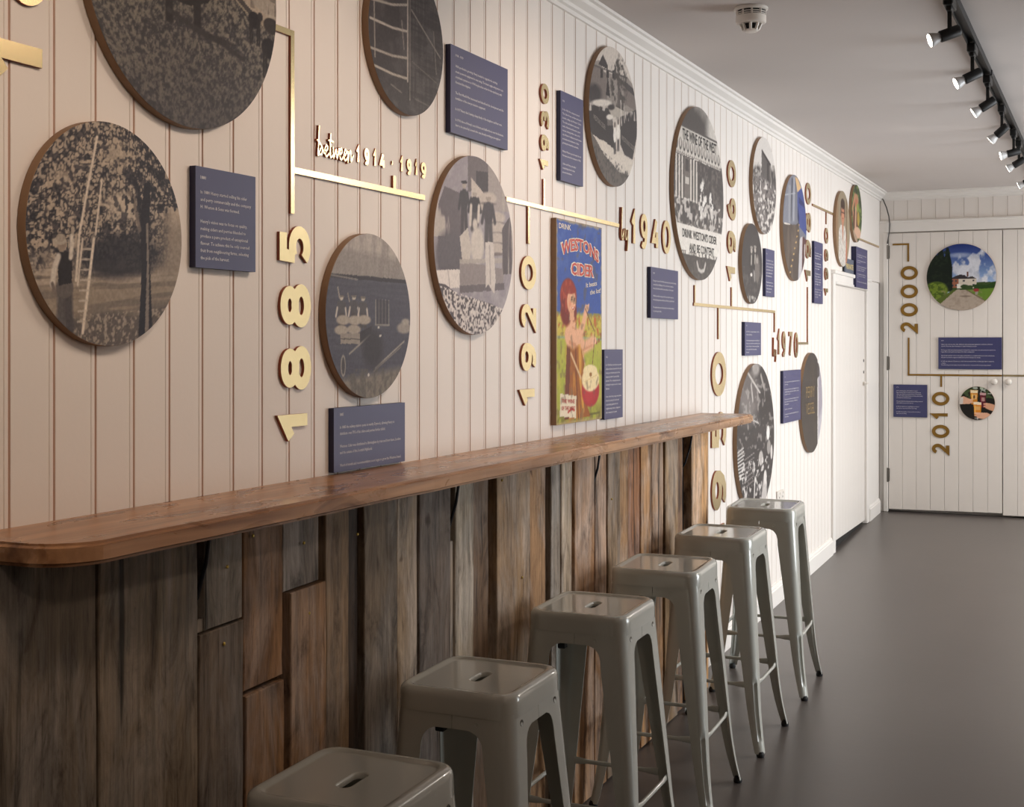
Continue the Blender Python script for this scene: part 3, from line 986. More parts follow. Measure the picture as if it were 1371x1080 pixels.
def digit(root, ch, frame, a0, a1, z0, z1, w, t, turned):
    """a box on the wall holding one numeral; turned = reads upwards"""
    if turned:
        s = glyph(ch, w, z1 - z0, a1 - a0)
        mp = lambda x, y, d: frame.p(a1 - y, z0 + x, d)
    else:
        s = glyph(ch, w, a1 - a0, z1 - z0)
        mp = lambda x, y, d: frame.p(a0 + x, z0 + y, d)
    V, F, MI = stroke_mesh(s, w, mp, t)
    o = part('numeral', root, V, F, [M['brownish' if frame is FAR else 'brass'], M['brass_side' if frame is LEFT else 'brownish']], mi=MI, recalc=False)
    return o
def year(label, frame, items, w, turned, t=0.008, extra=None):
    az = [(i[1] + i[2]) / 2 for i in items]
    R = thing('year_sign', label, 'wall numerals', frame.p(sum(az) / len(az), min(i[3] for i in items), 0), 'brass year numerals')
    for ch, a0, a1, z0, z1 in items:
        fa = t / 1.692 * a0 if frame is LEFT else 0.0
        digit(R, ch, frame, a0 + fa, a1, z0, z1, w, t, turned)
    if extra:
        extra(R)
    return R
def script(root, frame, a0, a1, z0, z1, paths, w, t, name='script_word'):
    """cursive word drawn as bent strokes; paths in a unit box"""
    st = []
    for pts in paths:
        P = [Vector(p) for p in pts]
        out = []
        for i in range(len(P) - 1):
            p0, p1, p2, p3 = P[max(0, i - 1)], P[i], P[i + 1], P[min(len(P) - 1, i + 2)]
            for k in range(4):
                u = k / 4
                out.append(tuple(0.5 * ((2 * p1) + (p2 - p0) * u + (2 * p0 - 5 * p1 + 4 * p2 - p3) * u * u + (3 * p1 - p0 - 3 * p2 + p3) * u ** 3)))
        out.append(tuple(P[-1]))
        st.append(([(x * (a1 - a0), y * (z1 - z0)) for x, y in out], False))
    V, F, MI = stroke_mesh(st, w, lambda x, y, d: frame.p(a0 + x, z0 + y, d), t)
    return part(name, root, V, F, [M['brass'], M['brass_side']], mi=MI, recalc=False)

year('gold numerals reading 18 up the wall, cut off by the left edge of the picture', LEFT,
     [('1', 1.585, 1.7534, 2.0746, 2.150), ('8', 1.585, 1.7534, 2.2183, 2.3400)], .033, True)
year('large pale gold vertical numerals 1885 between the orchard and wagon photos', LEFT,
     [('1', 2.4427, 2.5742, 1.4143, 1.4804), ('8', 2.4427, 2.5755, 1.5352, 1.6349), ('8', 2.4412, 2.5745, 1.6772, 1.7757), ('5', 2.4384, 2.5724, 1.8191, 1.9076)], .028, True)
year('vertical gold numerals 1920 left of the painted cider poster', LEFT,
     [('1', 3.7422, 3.8759, 1.4408, 1.4967), ('9', 3.7422, 3.8759, 1.5541, 1.6424), ('2', 3.7422, 3.8759, 1.6877, 1.7661), ('0', 3.7422, 3.8759, 1.8114, 1.9179)], .026, True)
year('small vertical gold numerals 1930 left of the tall narrow plaque', LEFT,
     [('1', 3.8964, 3.9819, 2.2009, 2.2373), ('9', 3.8964, 3.9819, 2.2664, 2.3199), ('3', 3.8964, 3.9819, 2.3417, 2.3988), ('0', 3.8964, 3.9819, 2.4211, 2.4864)], .0165, True)
BY = [[(0.10, 1.0), (0.06, 0.62), (0.04, 0.30), (0.20, 0.36), (0.30, 0.46), (0.26, 0.30), (0.16, 0.24), (0.06, 0.30)],
      [(0.52, 0.52), (0.50, 0.34), (0.58, 0.26), (0.72, 0.34), (0.78, 0.50)], [(0.78, 0.50), (0.76, 0.22), (0.68, 0.0)]]
year('upright gold lettering by 1940 right of the painted poster', LEFT,
     [('1', 4.7652, 4.834, 2.0144, 2.1462), ('9', 4.8779, 4.9797, 2.0125, 2.1512), ('4', 5.0147, 5.1272, 2.0149, 2.1503), ('0', 5.1476, 5.2785, 2.0119, 2.1498)], .025, False,
     extra=lambda R: script(R, LEFT, 4.668, 4.765, 1.9927, 2.1535, BY, 0.006, 0.011))
BET = [[(0.06, 1.0), (0.045, 0.5), (0.03, 0.08), (0.09, 0.28), (0.14, 0.34), (0.13, 0.14), (0.05, 0.10)], [(0.0, 0.55), (0.10, 0.42), (0.20, 0.16)],
       [(0.20, 0.20), (0.29, 0.36), (0.25, 0.44), (0.21, 0.28), (0.25, 0.10), (0.33, 0.22)],
       [(0.37, 0.85), (0.355, 0.4), (0.37, 0.10), (0.43, 0.2)], [(0.30, 0.62), (0.45, 0.60)],
       [(0.43, 0.44), (0.45, 0.12), (0.51, 0.38), (0.54, 0.12), (0.60, 0.46)],
       [(0.60, 0.20), (0.68, 0.36), (0.645, 0.46), (0.61, 0.28), (0.65, 0.10), (0.72, 0.22)],
       [(0.72, 0.20), (0.80, 0.36), (0.765, 0.46), (0.73, 0.28), (0.77, 0.10), (0.83, 0.22)],
       [(0.84, 0.44), (0.84, 0.08), (0.88, 0.36), (0.92, 0.44), (0.93, 0.12), (1.0, 0.34)]]
year('small gold lettering between 1914 - 1919 above the long gold line', LEFT,
     [('1', 2.7722, 2.7953, 2.0818, 2.1253), ('9', 2.8116, 2.8422, 2.0835, 2.1261), ('1', 2.8542, 2.8758, 2.0825, 2.1256), ('4', 2.8869, 2.9225, 2.083, 2.1262), ('-', 2.9427, 2.965, 2.1014, 2.1094),
      ('1', 2.9907, 3.0128, 2.0846, 2.1256), ('9', 3.0272, 3.0587, 2.0845, 2.1268), ('1', 3.0713, 3.0911, 2.085, 2.1267), ('9', 3.1048, 3.1405, 2.0845, 2.1279)], .0095, False, t=0.0045,
     extra=lambda R: script(R, LEFT, 2.602, 2.762, 2.074, 2.150, BET, 0.0042, 0.007))
year('large vertical numerals 1950 behind the far end of the bar, partly hidden', LEFT,
     [('1', 5.8635, 6.1352, .69, .79), ('9', 5.8635, 6.1352, .8643, 1.0485), ('5', 5.8635, 6.1352, 1.1465, 1.3191), ('0', 5.8635, 6.1352, 1.3948, 1.6016)], .052, True, t=0.009)
year('vertical gold numerals 1960 right of the big shop front photo', LEFT,
     [('1', 6.1418, 6.3183, 1.9347, 2.0116), ('9', 6.1418, 6.3183, 2.0751, 2.1851), ('6', 6.1418, 6.3183, 2.2381, 2.3456), ('0', 6.1418, 6.3183, 2.3976, 2.5278)], .031, True)
year('upright brown-gold lettering by 1970 between two navy plaques', LEFT,
     [('1', 7.1594, 7.2385, 1.5681, 1.7078), ('9', 7.2742, 7.3833, 1.5649, 1.7089), ('7', 7.4259, 7.5506, 1.5634, 1.7081), ('0', 7.5775, 7.7069, 1.5589, 1.705)], .025, False,
     extra=lambda R: script(R, LEFT, 7.085, 7.165, 1.5409, 1.6737, BY, 0.006, 0.011))
year('vertical numerals 1980 partly behind the round photo of a blue room', LEFT,
     [('1', 7.8754, 8.0637, 2.0079, 2.0827), ('9', 7.8754, 8.0637, 2.1534, 2.266), ('8', 7.8754, 8.0637, 2.3142, 2.433), ('0', 7.8754, 8.0637, 2.4808, 2.6118)], .031, True)
year('small dark vertical numerals 1990 left of the round portrait', LEFT,
     [('1', 8.4448, 8.593, 1.9444, 1.9942), ('9', 8.4448, 8.593, 2.0483, 2.1268), ('9', 8.4448, 8.593, 2.1665, 2.2464), ('0', 8.4448, 8.593, 2.2833, 2.3833)], .024, True)
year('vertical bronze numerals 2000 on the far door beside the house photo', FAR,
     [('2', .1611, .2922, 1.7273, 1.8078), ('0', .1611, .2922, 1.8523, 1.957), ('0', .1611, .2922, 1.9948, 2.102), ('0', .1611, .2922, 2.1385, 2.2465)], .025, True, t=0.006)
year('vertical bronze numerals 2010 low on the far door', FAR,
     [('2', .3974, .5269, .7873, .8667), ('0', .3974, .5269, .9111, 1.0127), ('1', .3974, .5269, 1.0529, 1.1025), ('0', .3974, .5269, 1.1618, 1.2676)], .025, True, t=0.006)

# ------------------------------------------------------------------ brass timeline lines
def rail_line(label, frame, bars, w=0.0135, t=0.007, face=None):
    ax = [(b[0], b[1]) for b in bars]
    R = thing('timeline_rail', label, 'wall strip', frame.p(bars[0][0], min(bars[0][1], bars[0][3]), 0), 'brass timeline strips')
    for j, (a0, z0, a1, z1) in enumerate(bars):
        tt = t + 0.00015 * j
        if abs(a1 - a0) > abs(z1 - z0):
            q = [(a0, z0 - w / 2), (a1, z0 - w / 2), (a1, z0 + w / 2), (a0, z0 + w / 2)]
        else:
            q = [(a0 - w / 2, z0), (a0 + w / 2, z0), (a0 + w / 2, z1), (a0 - w / 2, z1)]
        pts = [frame.p(a, b, d) for d in (0.0003, tt) for a, b in q]
        F = [(3, 2, 1, 0), (4, 5, 6, 7), (0, 1, 5, 4), (1, 2, 6, 5), (2, 3, 7, 6), (3, 0, 4, 7)]
        part('bar', R, pts, F, [M[face or ('brownish' if frame is FAR else 'brass')], M['brass_side' if frame is LEFT else 'brownish']], mi=[1, 0, 1, 1, 1, 1])
    return R
rail_line('gold line from the cow photo down to the 1885 numerals, branching right', LEFT,
          [(2.430, 2.341, 2.5095, 2.341), (2.5022, 1.934, 2.5022, 2.3475), (2.5096, 2.033, 3.1288, 2.033), (2.9644, 2.0395, 2.9644, 2.0729)], .0140)
rail_line('gold line above the painted poster with one leg up and one leg down', LEFT,
          [(3.652, 2.082, 4.655, 2.082), (3.8202, 1.9563, 3.8202, 2.0755), (3.9438, 2.0885, 3.9438, 2.1755)], .0135)
rail_line('thin gold line under the shop front photo with four short legs', LEFT,
          [(5.617, 1.8142, 7.1375, 1.8142), (5.632, 1.82, 5.632, 1.8988), (6.245, 1.82, 6.245, 1.913), (6.012, 1.6609, 6.012, 1.808), (7.129, 1.7027, 7.129, 1.808)], .0135)
rail_line('dark L shaped line from the 1970 lettering up to the 1980 numerals', LEFT,
          [(7.712, 1.6424, 7.988, 1.6424), (7.975, 1.636, 7.975, 1.9813)], .0135)
rail_line('short thin gold line with a leg down to the 1990 numerals', LEFT,
          [(8.1163, 2.492, 8.80, 2.492), (8.5377, 2.4075, 8.5377, 2.486)], .0135)
rail_line('thin gold line from the fruit picker photo to the room corner', LEFT, [(9.70, 2.399, 10.60, 2.399)], .0135)
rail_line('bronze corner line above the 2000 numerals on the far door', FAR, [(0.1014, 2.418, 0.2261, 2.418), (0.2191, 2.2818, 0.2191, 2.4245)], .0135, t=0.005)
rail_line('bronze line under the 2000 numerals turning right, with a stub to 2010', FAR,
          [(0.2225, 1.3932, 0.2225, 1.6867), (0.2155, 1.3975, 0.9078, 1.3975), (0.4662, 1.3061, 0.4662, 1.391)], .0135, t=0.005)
rail_line('lighter gold line across the right hand far door', FAR, [(0.9160, 1.3982, 1.752, 1.3982)], .0135, t=0.005, face='brass')

# ------------------------------------------------------------------ printed photographs
class Art:
    """flat print evaluated at the points of its panel (x to the right, y up, both 0..1)"""
    def __init__(s, X, Y, col, sk=0.0, seed=1):
        s.X = X
        s.Y = Y - sk * (X - 0.5)
        s.rs = np.random.RandomState(seed)
        s.I = np.zeros((len(X), 3)) + np.array(col, float)
        s.wob = 0.0
    def noise(s, fx, fy, octv=3, pers=0.55):
        out = np.zeros_like(s.X); amp = 1.0; tot = 0.0
        for o in range(octv):
            nx, ny = int(fx * 2 ** o) + 3, int(fy * 2 ** o) + 3
            g = s.rs.rand(ny, nx)
            px = np.clip(s.X, -0.2, 1.2) * (nx - 3) * 0.999 + 0.5
            py = np.clip(s.Y, -0.2, 1.2) * (ny - 3) * 0.999 + 0.5
            px = np.clip(px, 0, nx - 1.001); py = np.clip(py, 0, ny - 1.001)
            ix, iy = px.astype(int), py.astype(int)
            tx, ty = px - ix, py - iy
            tx = tx * tx * (3 - 2 * tx); ty = ty * ty * (3 - 2 * ty)
            v = (g[iy, ix] * (1 - tx) + g[iy, ix + 1] * tx) * (1 - ty) + (g[iy + 1, ix] * (1 - tx) + g[iy + 1, ix + 1] * tx) * ty
            out += v * amp; tot += amp; amp *= pers
        return out / tot
    def put(s, m, col, a=1.0):
        m = (np.clip(m, 0, 1) * a)[:, None]
        s.I = s.I * (1 - m) + np.array(col, float) * m
    def poly(s, pts, col, a=1.0):
        x, y = s.X, s.Y
        inside = np.zeros(len(x), bool)
        n = len(pts)
        for i in range(n):
            x0, y0 = pts[i]; x1, y1 = pts[(i + 1) % n]
            if y0 == y1:
                continue
            c = ((y0 > y) != (y1 > y)) & (x < (x1 - x0) * (y - y0) / (y1 - y0) + x0)
            inside ^= c
        s.put(inside.astype(float), col, a)
    def rect(s, x0, y0, x1, y1, col, a=1.0):
        s.put(((s.X > x0) & (s.X < x1) & (s.Y > y0) & (s.Y < y1)).astype(float), col, a)
    def ell(s, cx, cy, rx, ry, col, a=1.0, soft=0.15):
        d = np.sqrt(((s.X - cx) / rx) ** 2 + ((s.Y - cy) / ry) ** 2)
        s.put((1 + soft / 2 - d) / soft, col, a)
    def line(s, pts, w, col, a=1.0):
        d = np.full(len(s.X), 9.0)
        for (x0, y0), (x1, y1) in zip(pts[:-1], pts[1:]):
            dx, dy = x1 - x0, y1 - y0
            t = np.clip(((s.X - x0) * dx + (s.Y - y0) * dy) / (dx * dx + dy * dy + 1e-9), 0, 1)
            d = np.minimum(d, np.hypot(s.X - x0 - t * dx, s.Y - y0 - t * dy))
        s.put((w / 2 - d) / (w * 0.35) + 0.5, col, a)
    def mask(s, lo, hi, v):
        return np.clip((v - lo) / (hi - lo), 0, 1)
    def grain(s, amt, fx=90, fy=90):
        n = s.noise(fx, fy, 2, 0.6)
        s.I *= (1 + amt * (n - 0.5) * 2)[:, None]
    def person(s, x, y0, y1, wd, top, leg, skin=(190, 178, 165), hat=None):
        h = y1 - y0
        s.line([(x - wd * .18, y0), (x - wd * .12, y0 + h * .45)], wd * .32, leg)
        s.line([(x + wd * .20, y0), (x + wd * .12, y0 + h * .45)], wd * .32, leg)
        s.ell(x, y0 + h * .62, wd * .36, h * .22, top)
        s.line([(x - wd * .3, y0 + h * .75), (x - wd * .5, y0 + h * .45)], wd * .2, top)
        s.line([(x + wd * .3, y0 + h * .75), (x + wd * .5, y0 + h * .45)], wd * .2, top)
        s.ell(x, y0 + h * .91, wd * .19, h * .075, skin)
        if hat:
            s.ell(x, y0 + h * .965, wd * .30, h * .035, hat)
    def colors(s):
        c = np.clip(s.I, 0, 255) / 255.0
        v = np.where(c <= 0.04045, c / 12.92, ((c + 0.055) / 1.055) ** 2.4)
        return v * np.clip(0.82 + 0.7 * v, 0, 1.0)

def disc_grid(n):
    t = np.linspace(-1, 1, n + 1)
    U, Vv = np.meshgrid(t, t)
    X = U * np.sqrt(1 - Vv * Vv / 2); Y = Vv * np.sqrt(1 - U * U / 2)
    return X.ravel(), Y.ravel()
def grid_faces(nx, ny):
    i = np.arange(nx)[None, :] + (nx + 1) * np.arange(ny)[:, None]
    i = i.ravel()
    return np.stack([i, i + 1, i + nx + 2, i + nx + 1], 1)
def fast_mesh(name, parent, P, Fq, colors, material):
    me = bpy.data.meshes.new(name)
    me.vertices.add(len(P)); me.vertices.foreach_set('co', np.asarray(P, np.float32).ravel())
    me.loops.add(Fq.size); me.loops.foreach_set('vertex_index', Fq.astype(np.int32).ravel())
    me.polygons.add(len(Fq)); me.polygons.foreach_set('loop_start', np.arange(0, Fq.size, 4, dtype=np.int32))
    try:
        me.polygons.foreach_set('loop_total', np.full(len(Fq), 4, dtype=np.int32))
    except Exception:
        pass
    me.update(calc_edges=True)
    me.validate()
    at = me.color_attributes.new('ink', 'FLOAT_COLOR', 'POINT')
    at.data.foreach_set('color', np.concatenate([colors, np.ones((len(colors), 1))], 1).astype(np.float32).ravel())
    me.materials.append(material)
    o = bpy.data.objects.new(name, me)
    C.objects.link(o); o.parent = parent
    return o
def photo_disc(frame, a, z, R, n, paint, label, t=0.020, sk=0.0, seed=1, base=(120, 116, 114), extra=None):
    D = thing('photo_disc', label, 'wall photo', frame.p(a, z - R, 0), 'round photo panels')
    prof = [(R - 0.001, 0.0006), (R, 0.0014)] + [(R, t * q) for q in (0.33, 0.66)] + [(R, t - 0.0012), (R - 0.0012, t)]
    V, F = lathe(prof, frame.p(a, z, 0), tuple(frame.n), 96)
    o = part('backing_board', D, V, F, M['ply'])
    smooth_angle(o, 0.6)
    X, Y = disc_grid(n)
    art = Art((X + 1) / 2, (Y + 1) / 2, base, sk, seed)
    paint(art)
    r, u, nn, oo = [np.array(v) for v in (frame.r, frame.u, frame.n, frame.o)]
    P = oo + np.outer(a + X * (R - 0.0006), r) + np.outer(z + Y * (R - 0.0006), u) + nn * (t + 0.0004) - np.array(ORIG[D])
    Fq = grid_faces(n, n)
    fast_mesh('print', D, P, Fq, art.colors(), M['print'])
    if extra:
        extra(D)
    return D

DK = (54, 54, 62); MD = (104, 98, 96); LT = (196, 184, 170); WH = (226, 216, 202)

def p_orchard(s):
    n1 = s.noise(46, 52, 2, 0.7); n2 = s.noise(5, 5, 3); n3 = s.noise(60, 60, 2, 0.8)
    s.put(np.ones_like(s.X), (176, 162, 146))
    s.put(s.mask(.30, .26, s.Y), (150, 138, 124)); s.put(s.mask(.45, .62, s.noise(3, 40, 3)) * (s.Y < .36), (120, 112, 104), .8)
    s.put(s.mask(.17, .13, s.Y + (n2 - .5) * .1), (98, 92, 90), .9); s.put(s.mask(.52, .68, n3) * (s.Y < .15), (170, 158, 144), .8)
    s.ell(.92, .42, .22, .13, (138, 128, 118), .8, .6)
    fol = s.mask(.33, .40, s.Y + (n2 - .5) * .25) * s.mask(.93, .80, s.X - .30 * (s.Y > .62))
    s.put(fol * s.mask(.36, .50, n1), DK, .95)
    s.put(fol * s.mask(.56, .66, n1), (190, 176, 158), .8)
    s.ell(.56, .40, .26, .10, DK, .85, .5); s.ell(.60, .63, .11, .06, (196, 182, 164), .95, .8); s.ell(.56, .86, .09, .05, (184, 170, 152), .8, .9)
    s.ell(.22, .74, .06, .04, (180, 166, 150), .7, .9)
    s.put(s.mask(.56, .64, s.noise(40, 40, 2)) * fol * (s.Y > .3), DK, .7)
    s.poly([(.69, .03), (.715, .34), (.70, .55), (.735, .74), (.775, .74), (.765, .5), (.775, .3), (.79, .03)], DK); s.poly([(.735, .03), (.75, .35), (.745, .55), (.76, .55), (.765, .3), (.762, .03)], (150, 140, 130), .8); s.line([(.70, .52), (.66, .66), (.62, .70)], .022, (120, 112, 106), .9); s.put(s.mask(.52, .6, s.noise(50, 50, 2)) * (s.Y > .60) * (s.X > .60), DK, .85)
    s.line([(.72, .55), (.68, .72), (.60, .78)], .03, DK, .8)
    s.line([(.29, .30), (.31, .50), (.36, .70), (.42, .93)], .014, (214, 202, 186)); s.line([(.33, .07), (.37, .30), (.40, .48)], .016, (220, 208, 192))
    s.line([(.41, .50), (.45, .74)], .012, (206, 194, 178)); s.line([(.30, .28), (.33, .48)], .012, (206, 194, 178))
    for q in range(8):
        y = .12 + q * .045
        s.line([(.30 + q * .004, y), (.35 + q * .006, y)], .009, (200, 188, 172), .8)
    s.line([(.20, .09), (.205, .27)], .05, (96, 92, 92)); s.line([(.25, .09), (.24, .27)], .05, (84, 80, 82)); s.ell(.222, .27, .052, .045, (104, 98, 96))
    s.poly([(.185, .28), (.18, .40), (.20, .425), (.25, .425), (.268, .40), (.265, .29)], (56, 54, 58)); s.line([(.185, .405), (.160, .35), (.150, .29)], .030, (206, 198, 186)); s.line([(.150, .29), (.165, .25)], .018, (120, 110, 104)); s.line([(.258, .40), (.265, .46), (.262, .49)], .024, (206, 198, 186))
    s.ell(.205, .455, .026, .030, (150, 136, 124)); s.ell(.192, .470, .042, .016, (176, 166, 152)); s.ell(.198, .485, .026, .018, (160, 150, 138))
    s.grain(.10)

def p_cows(s):
    n = s.noise(70, 70, 3, .8); n2 = s.noise(6, 6, 3)
    s.put(np.ones_like(s.X), (88, 86, 86)); s.put(s.mask(.44, .66, n), (136, 130, 120), .95); s.put(s.mask(.52, .34, n), (58, 56, 60), .8)
    s.put(s.mask(.42, .0, s.Y + (n2 - .5) * .2), (74, 70, 74), .55)
    s.poly([(0, .62), (.55, .60), (.80, .46), (1.02, .40), (1.02, 1.02), (0, 1.02)], (150, 140, 126)); s.put(s.mask(.5, .7, s.noise(20, 20, 3)) * (s.Y > .6), DK, .8)
    s.poly([(.62, .58), (.84, .47), (1, .43), (1, .52), (.8, .56)], (168, 156, 142)); s.poly([(.84, .50), (1, .46), (1, .85), (.84, .8)], (158, 150, 140))
    s.put(s.mask(.48, .55, s.noise(16, 4, 2)) * ((s.X > .84) & (s.Y > .48)), (110, 104, 100), .7)
    s.poly([(.66, .56), (.84, .475), (.90, .45), (.86, .44), (.70, .52)], (80, 76, 76))
    s.put((s.Y > .80).astype(float) * s.mask(.4, .5, n2), (186, 176, 164), .7)
    s.poly([(.35, .55), (.38, .44), (.45, .405), (.52, .41), (.60, .44), (.66, .52), (.64, .60), (.40, .60)], (52, 48, 50))
    for x in (.385, .40, .53, .545):
        s.line([(x, .46), (x + .004, .34)], .026, (52, 48, 50))
    s.ell(.40, .47, .018, .03, (150, 140, 128), .8); s.line([(.39, .37), (.52, .34), (.66, .32), (.80, .285)], .018, (66, 62, 64)); s.ell(.64, .325, .10, .012, (62, 58, 60), .9, .5)
    for cx, cy, k in ((.865, .44, 1.0), (.955, .355, 1.25)):
        s.ell(cx, cy, .038 * k, .03 * k, (48, 45, 48)); s.ell(cx + .035 * k, cy + .02 * k, .016 * k, .016 * k, (60, 56, 58))
        for dx in (-.026, -.014, .018, .030):
            s.line([(cx + dx * k, cy), (cx + dx * k, cy - .085 * k)], .010 * k, (54, 50, 52))
    s.ell(.97, .44, .05, .03, (66, 62, 62)); s.rect(.955, .47, .99, .53, (178, 168, 156), .7)
    s.grain(.10, 120, 120)

def p_timber(s):
    s.put(np.ones_like(s.X), (74, 70, 72)); s.put(s.mask(.45, .62, s.noise(4, 60, 3)) * (s.X > .5), (96, 92, 92), .7)
    s.put(s.mask(.35, .5, s.noise(60, 3, 2)) * (s.X > .5), (62, 58, 60), .5); s.put(s.mask(.55, .75, s.noise(8, 8, 3)), (98, 94, 96), .6)
    for y0, y1, c in ((.66, .72, (178, 170, 160)), (.54, .545, (190, 182, 172)), (.355, .37, (176, 168, 158)), (.255, .235, (186, 178, 166))):
        s.line([(.02, y0 - .01), (.30, (y0 + y1) / 2 - .015), (.50, y1)], .016, c, .9)
    s.line([(.50, .22), (.50, 1.0)], .018, (170, 162, 154)); s.line([(.53, .1), (.53, 1.0)], .008, (150, 144, 138), .8); s.line([(.08, .30), (.06, .9)], .014, (164, 156, 148), .8)
    s.line([(.55, .70), (.72, .60), (.96, .46)], .012, (150, 144, 138), .8); s.line([(.56, .36), (.9, .28)], .008, (120, 114, 110), .7); s.line([(.6, .12), (.85, .10)], .01, (128, 122, 118), .6)
    s.line([(.86, .62), (.90, .34)], .012, (130, 124, 120), .8); s.line([(.45, .42), (.42, .60)], .012, (160, 152, 144), .7); s.line([(.28, .16), (.42, .13)], .01, (140, 134, 128), .7)
    s.grain(.10)

def p_wagon(s):
    s.put(np.ones_like(s.X), (86, 86, 98)); s.put(s.mask(.45, .7, s.noise(4, 50, 3)), (100, 100, 110), .5)
    s.rect(0, .735, 1, 1, (150, 144, 140)); s.put(s.mask(.86, .90, s.Y + .05 * (s.X - .5)), (176, 168, 162)); s.put(s.mask(.4, .7, s.noise(30, 6, 3)) * (s.Y > .735), (136, 130, 128), .6)
    s.rect(0, .715, 1, .74, (66, 64, 70), .8); s.line([(.05, .73), (.35, .715)], .009, (150, 144, 138), .8)
    s.put(s.mask(.17, .12, s.Y - .08 * (s.X - .5)), (132, 126, 118)); s.put(s.mask(.45, .65, s.noise(30, 20, 3)) * (s.Y < .18), (104, 100, 96), .8)
    for x in (.565, .605, .645, .685, .725):
        s.line([(x, .45), (x, .60)], .010, (150, 146, 142))
    s.line([(.56, .447), (.73, .447)], .012, (140, 136, 132)); s.rect(.57, .45, .725, .6, (72, 70, 76), .5)
    for x, y in ((.17, .50), (.31, .505), (.415, .50)):
        s.person(x, y - .06, y + .115, .11, (92, 90, 94), (88, 84, 86), (186, 176, 164), (120, 114, 108)); s.line([(x - .045, y + .04), (x - .06, y - .01)], .016, (196, 188, 178)); s.line([(x + .045, y + .04), (x + .055, y - .01)], .016, (196, 188, 178))
    s.line([(.13, .66), (.15, .60)], .012, (160, 152, 144)); s.line([(.24, .63), (.26, .58)], .01, (150, 142, 136))
    for x, y in ((.19, .47), (.32, .47), (.43, .475), (.17, .41), (.31, .415)):
        s.ell(x, y, .075, .028, (170, 160, 148), 1, .3)
    s.rect(.16, .33, .38, .39, (150, 142, 134)); s.rect(.16, .355, .38, .362, (96, 92, 92)); s.poly([(.38, .40), (.52, .44), (.50, .36), (.38, .33)], (70, 68, 74))
    s.line([(.26, .27), (.50, .385)], .012, (150, 144, 138)); s.line([(.56, .18), (.92, .345)], .012, (150, 144, 138)); s.line([(.54, .16), (.88, .31)], .008, (130, 124, 120))
    s.ell(.19, .20, .028, .065, (150, 144, 138)); s.ell(.19, .20, .018, .050, (86, 84, 88)); s.ell(.53, .30, .12, .12, (70, 68, 74), .9, .6)
    s.ell(.92, .43, .09, .035, (160, 152, 144), .9, .4); s.ell(.94, .47, .05, .02, (170, 162, 152), .9, .6)
    for x, y in ((.48, .14), (.60, .43), (.62, .38)):
        s.ell(x, y, .013, .008, (200, 194, 186))
    s.grain(.08)

def p_apples(s):
    s.put(np.ones_like(s.X), (152, 146, 154)); s.put(s.mask(.4, .65, s.noise(10, 10, 3)), (174, 168, 172), .7)
    s.rect(.40, .80, .66, 1, (116, 110, 114)); s.rect(.50, .78, .66, .92, (84, 80, 86)); s.put((s.X > .66).astype(float) * (s.Y > .70), (160, 152, 150))
    s.poly([(.05, .72), (.12, .82), (.35, .78), (.38, .40), (.05, .38)], (108, 102, 108)); s.put(s.mask(.48, .6, s.noise(16, 6, 3)) * ((s.X < .37) & (s.Y > .55) & (s.Y < .8)), (190, 182, 174), .9)
    s.ell(.18, .45, .17, .13, (104, 100, 106), 1, .4)
    s.poly([(.44, .88), (.52, .84), (.60, .80), (.58, .74), (.45, .74)], (196, 186, 178))
    for x, y in ((.78, .66), (.79, .60), (.78, .54), (.77, .48), (.60, .72), (.66, .77)):
        s.ell(x, y, .11, .036, (188, 178, 170), 1, .35); s.ell(x, y - .03, .10, .01, (104, 98, 100), .7, .6)
    s.person(.355, .58, .86, .13, (76, 74, 80), (82, 78, 84), (170, 160, 152), (64, 62, 68)); s.person(.485, .60, .81, .15, (70, 68, 74), (90, 86, 90), (170, 160, 152), (196, 188, 180))
    s.line([(.44, .72), (.43, .62)], .03, (206, 198, 190)); s.line([(.54, .72), (.53, .64)], .03, (206, 198, 190)); s.person(.665, .50, .80, .17, (84, 80, 86), (92, 88, 92), (160, 150, 142), (190, 180, 172))
    s.poly([(.30, .55), (.40, .60), (.44, .48), (.42, .40), (.33, .42)], (198, 190, 182)); s.ell(.52, .50, .085, .105, (204, 196, 188), 1, .3); s.ell(.49, .62, .03, .03, (200, 192, 184), 1, .5)
    s.poly([(.30, .42), (.88, .36), (.86, .28), (.30, .28)], (146, 138, 138)); s.rect(.30, .40, .88, .425, (176, 168, 162), .9); s.rect(.3, .24, .88, .28, (110, 104, 108), .9)
    s.poly([(.62, .52), (.73, .52), (.76, .30), (.74, .22), (.66, .28), (.63, .26)], (206, 198, 192)); s.line([(.68, .5), (.69, .28)], .012, (160, 152, 150), .8)
    s.poly([(.85, .60), (1, .7), (1, .33), (.85, .33)], (100, 94, 98)); s.put(s.mask(.5, .6, s.noise(40, 3, 2)) * (s.X > .85) * (s.Y > .33), (180, 172, 166), .7)
    s.poly([(.02, .37), (.30, .37), (.30, .27), (.05, .27)], (222, 214, 208)); s.line([(.16, .37), (.18, .28)], .01, (160, 152, 150), .7)
    s.poly([(0, .31), (.14, .29), (.30, .22), (.50, .20), (.72, .16), (.92, .10), (1, 0), (0, 0)], (96, 90, 94))
    ap = s.noise(74, 80, 1); s.put(s.mask(.46, .60, ap) * ((s.Y < .30 - .20 * s.X)), (220, 212, 206), .95); s.put(s.mask(.62, .74, s.noise(60, 64, 1)) * (s.Y < .26 - .20 * s.X), (206, 198, 194), .8)
    s.grain(.06)

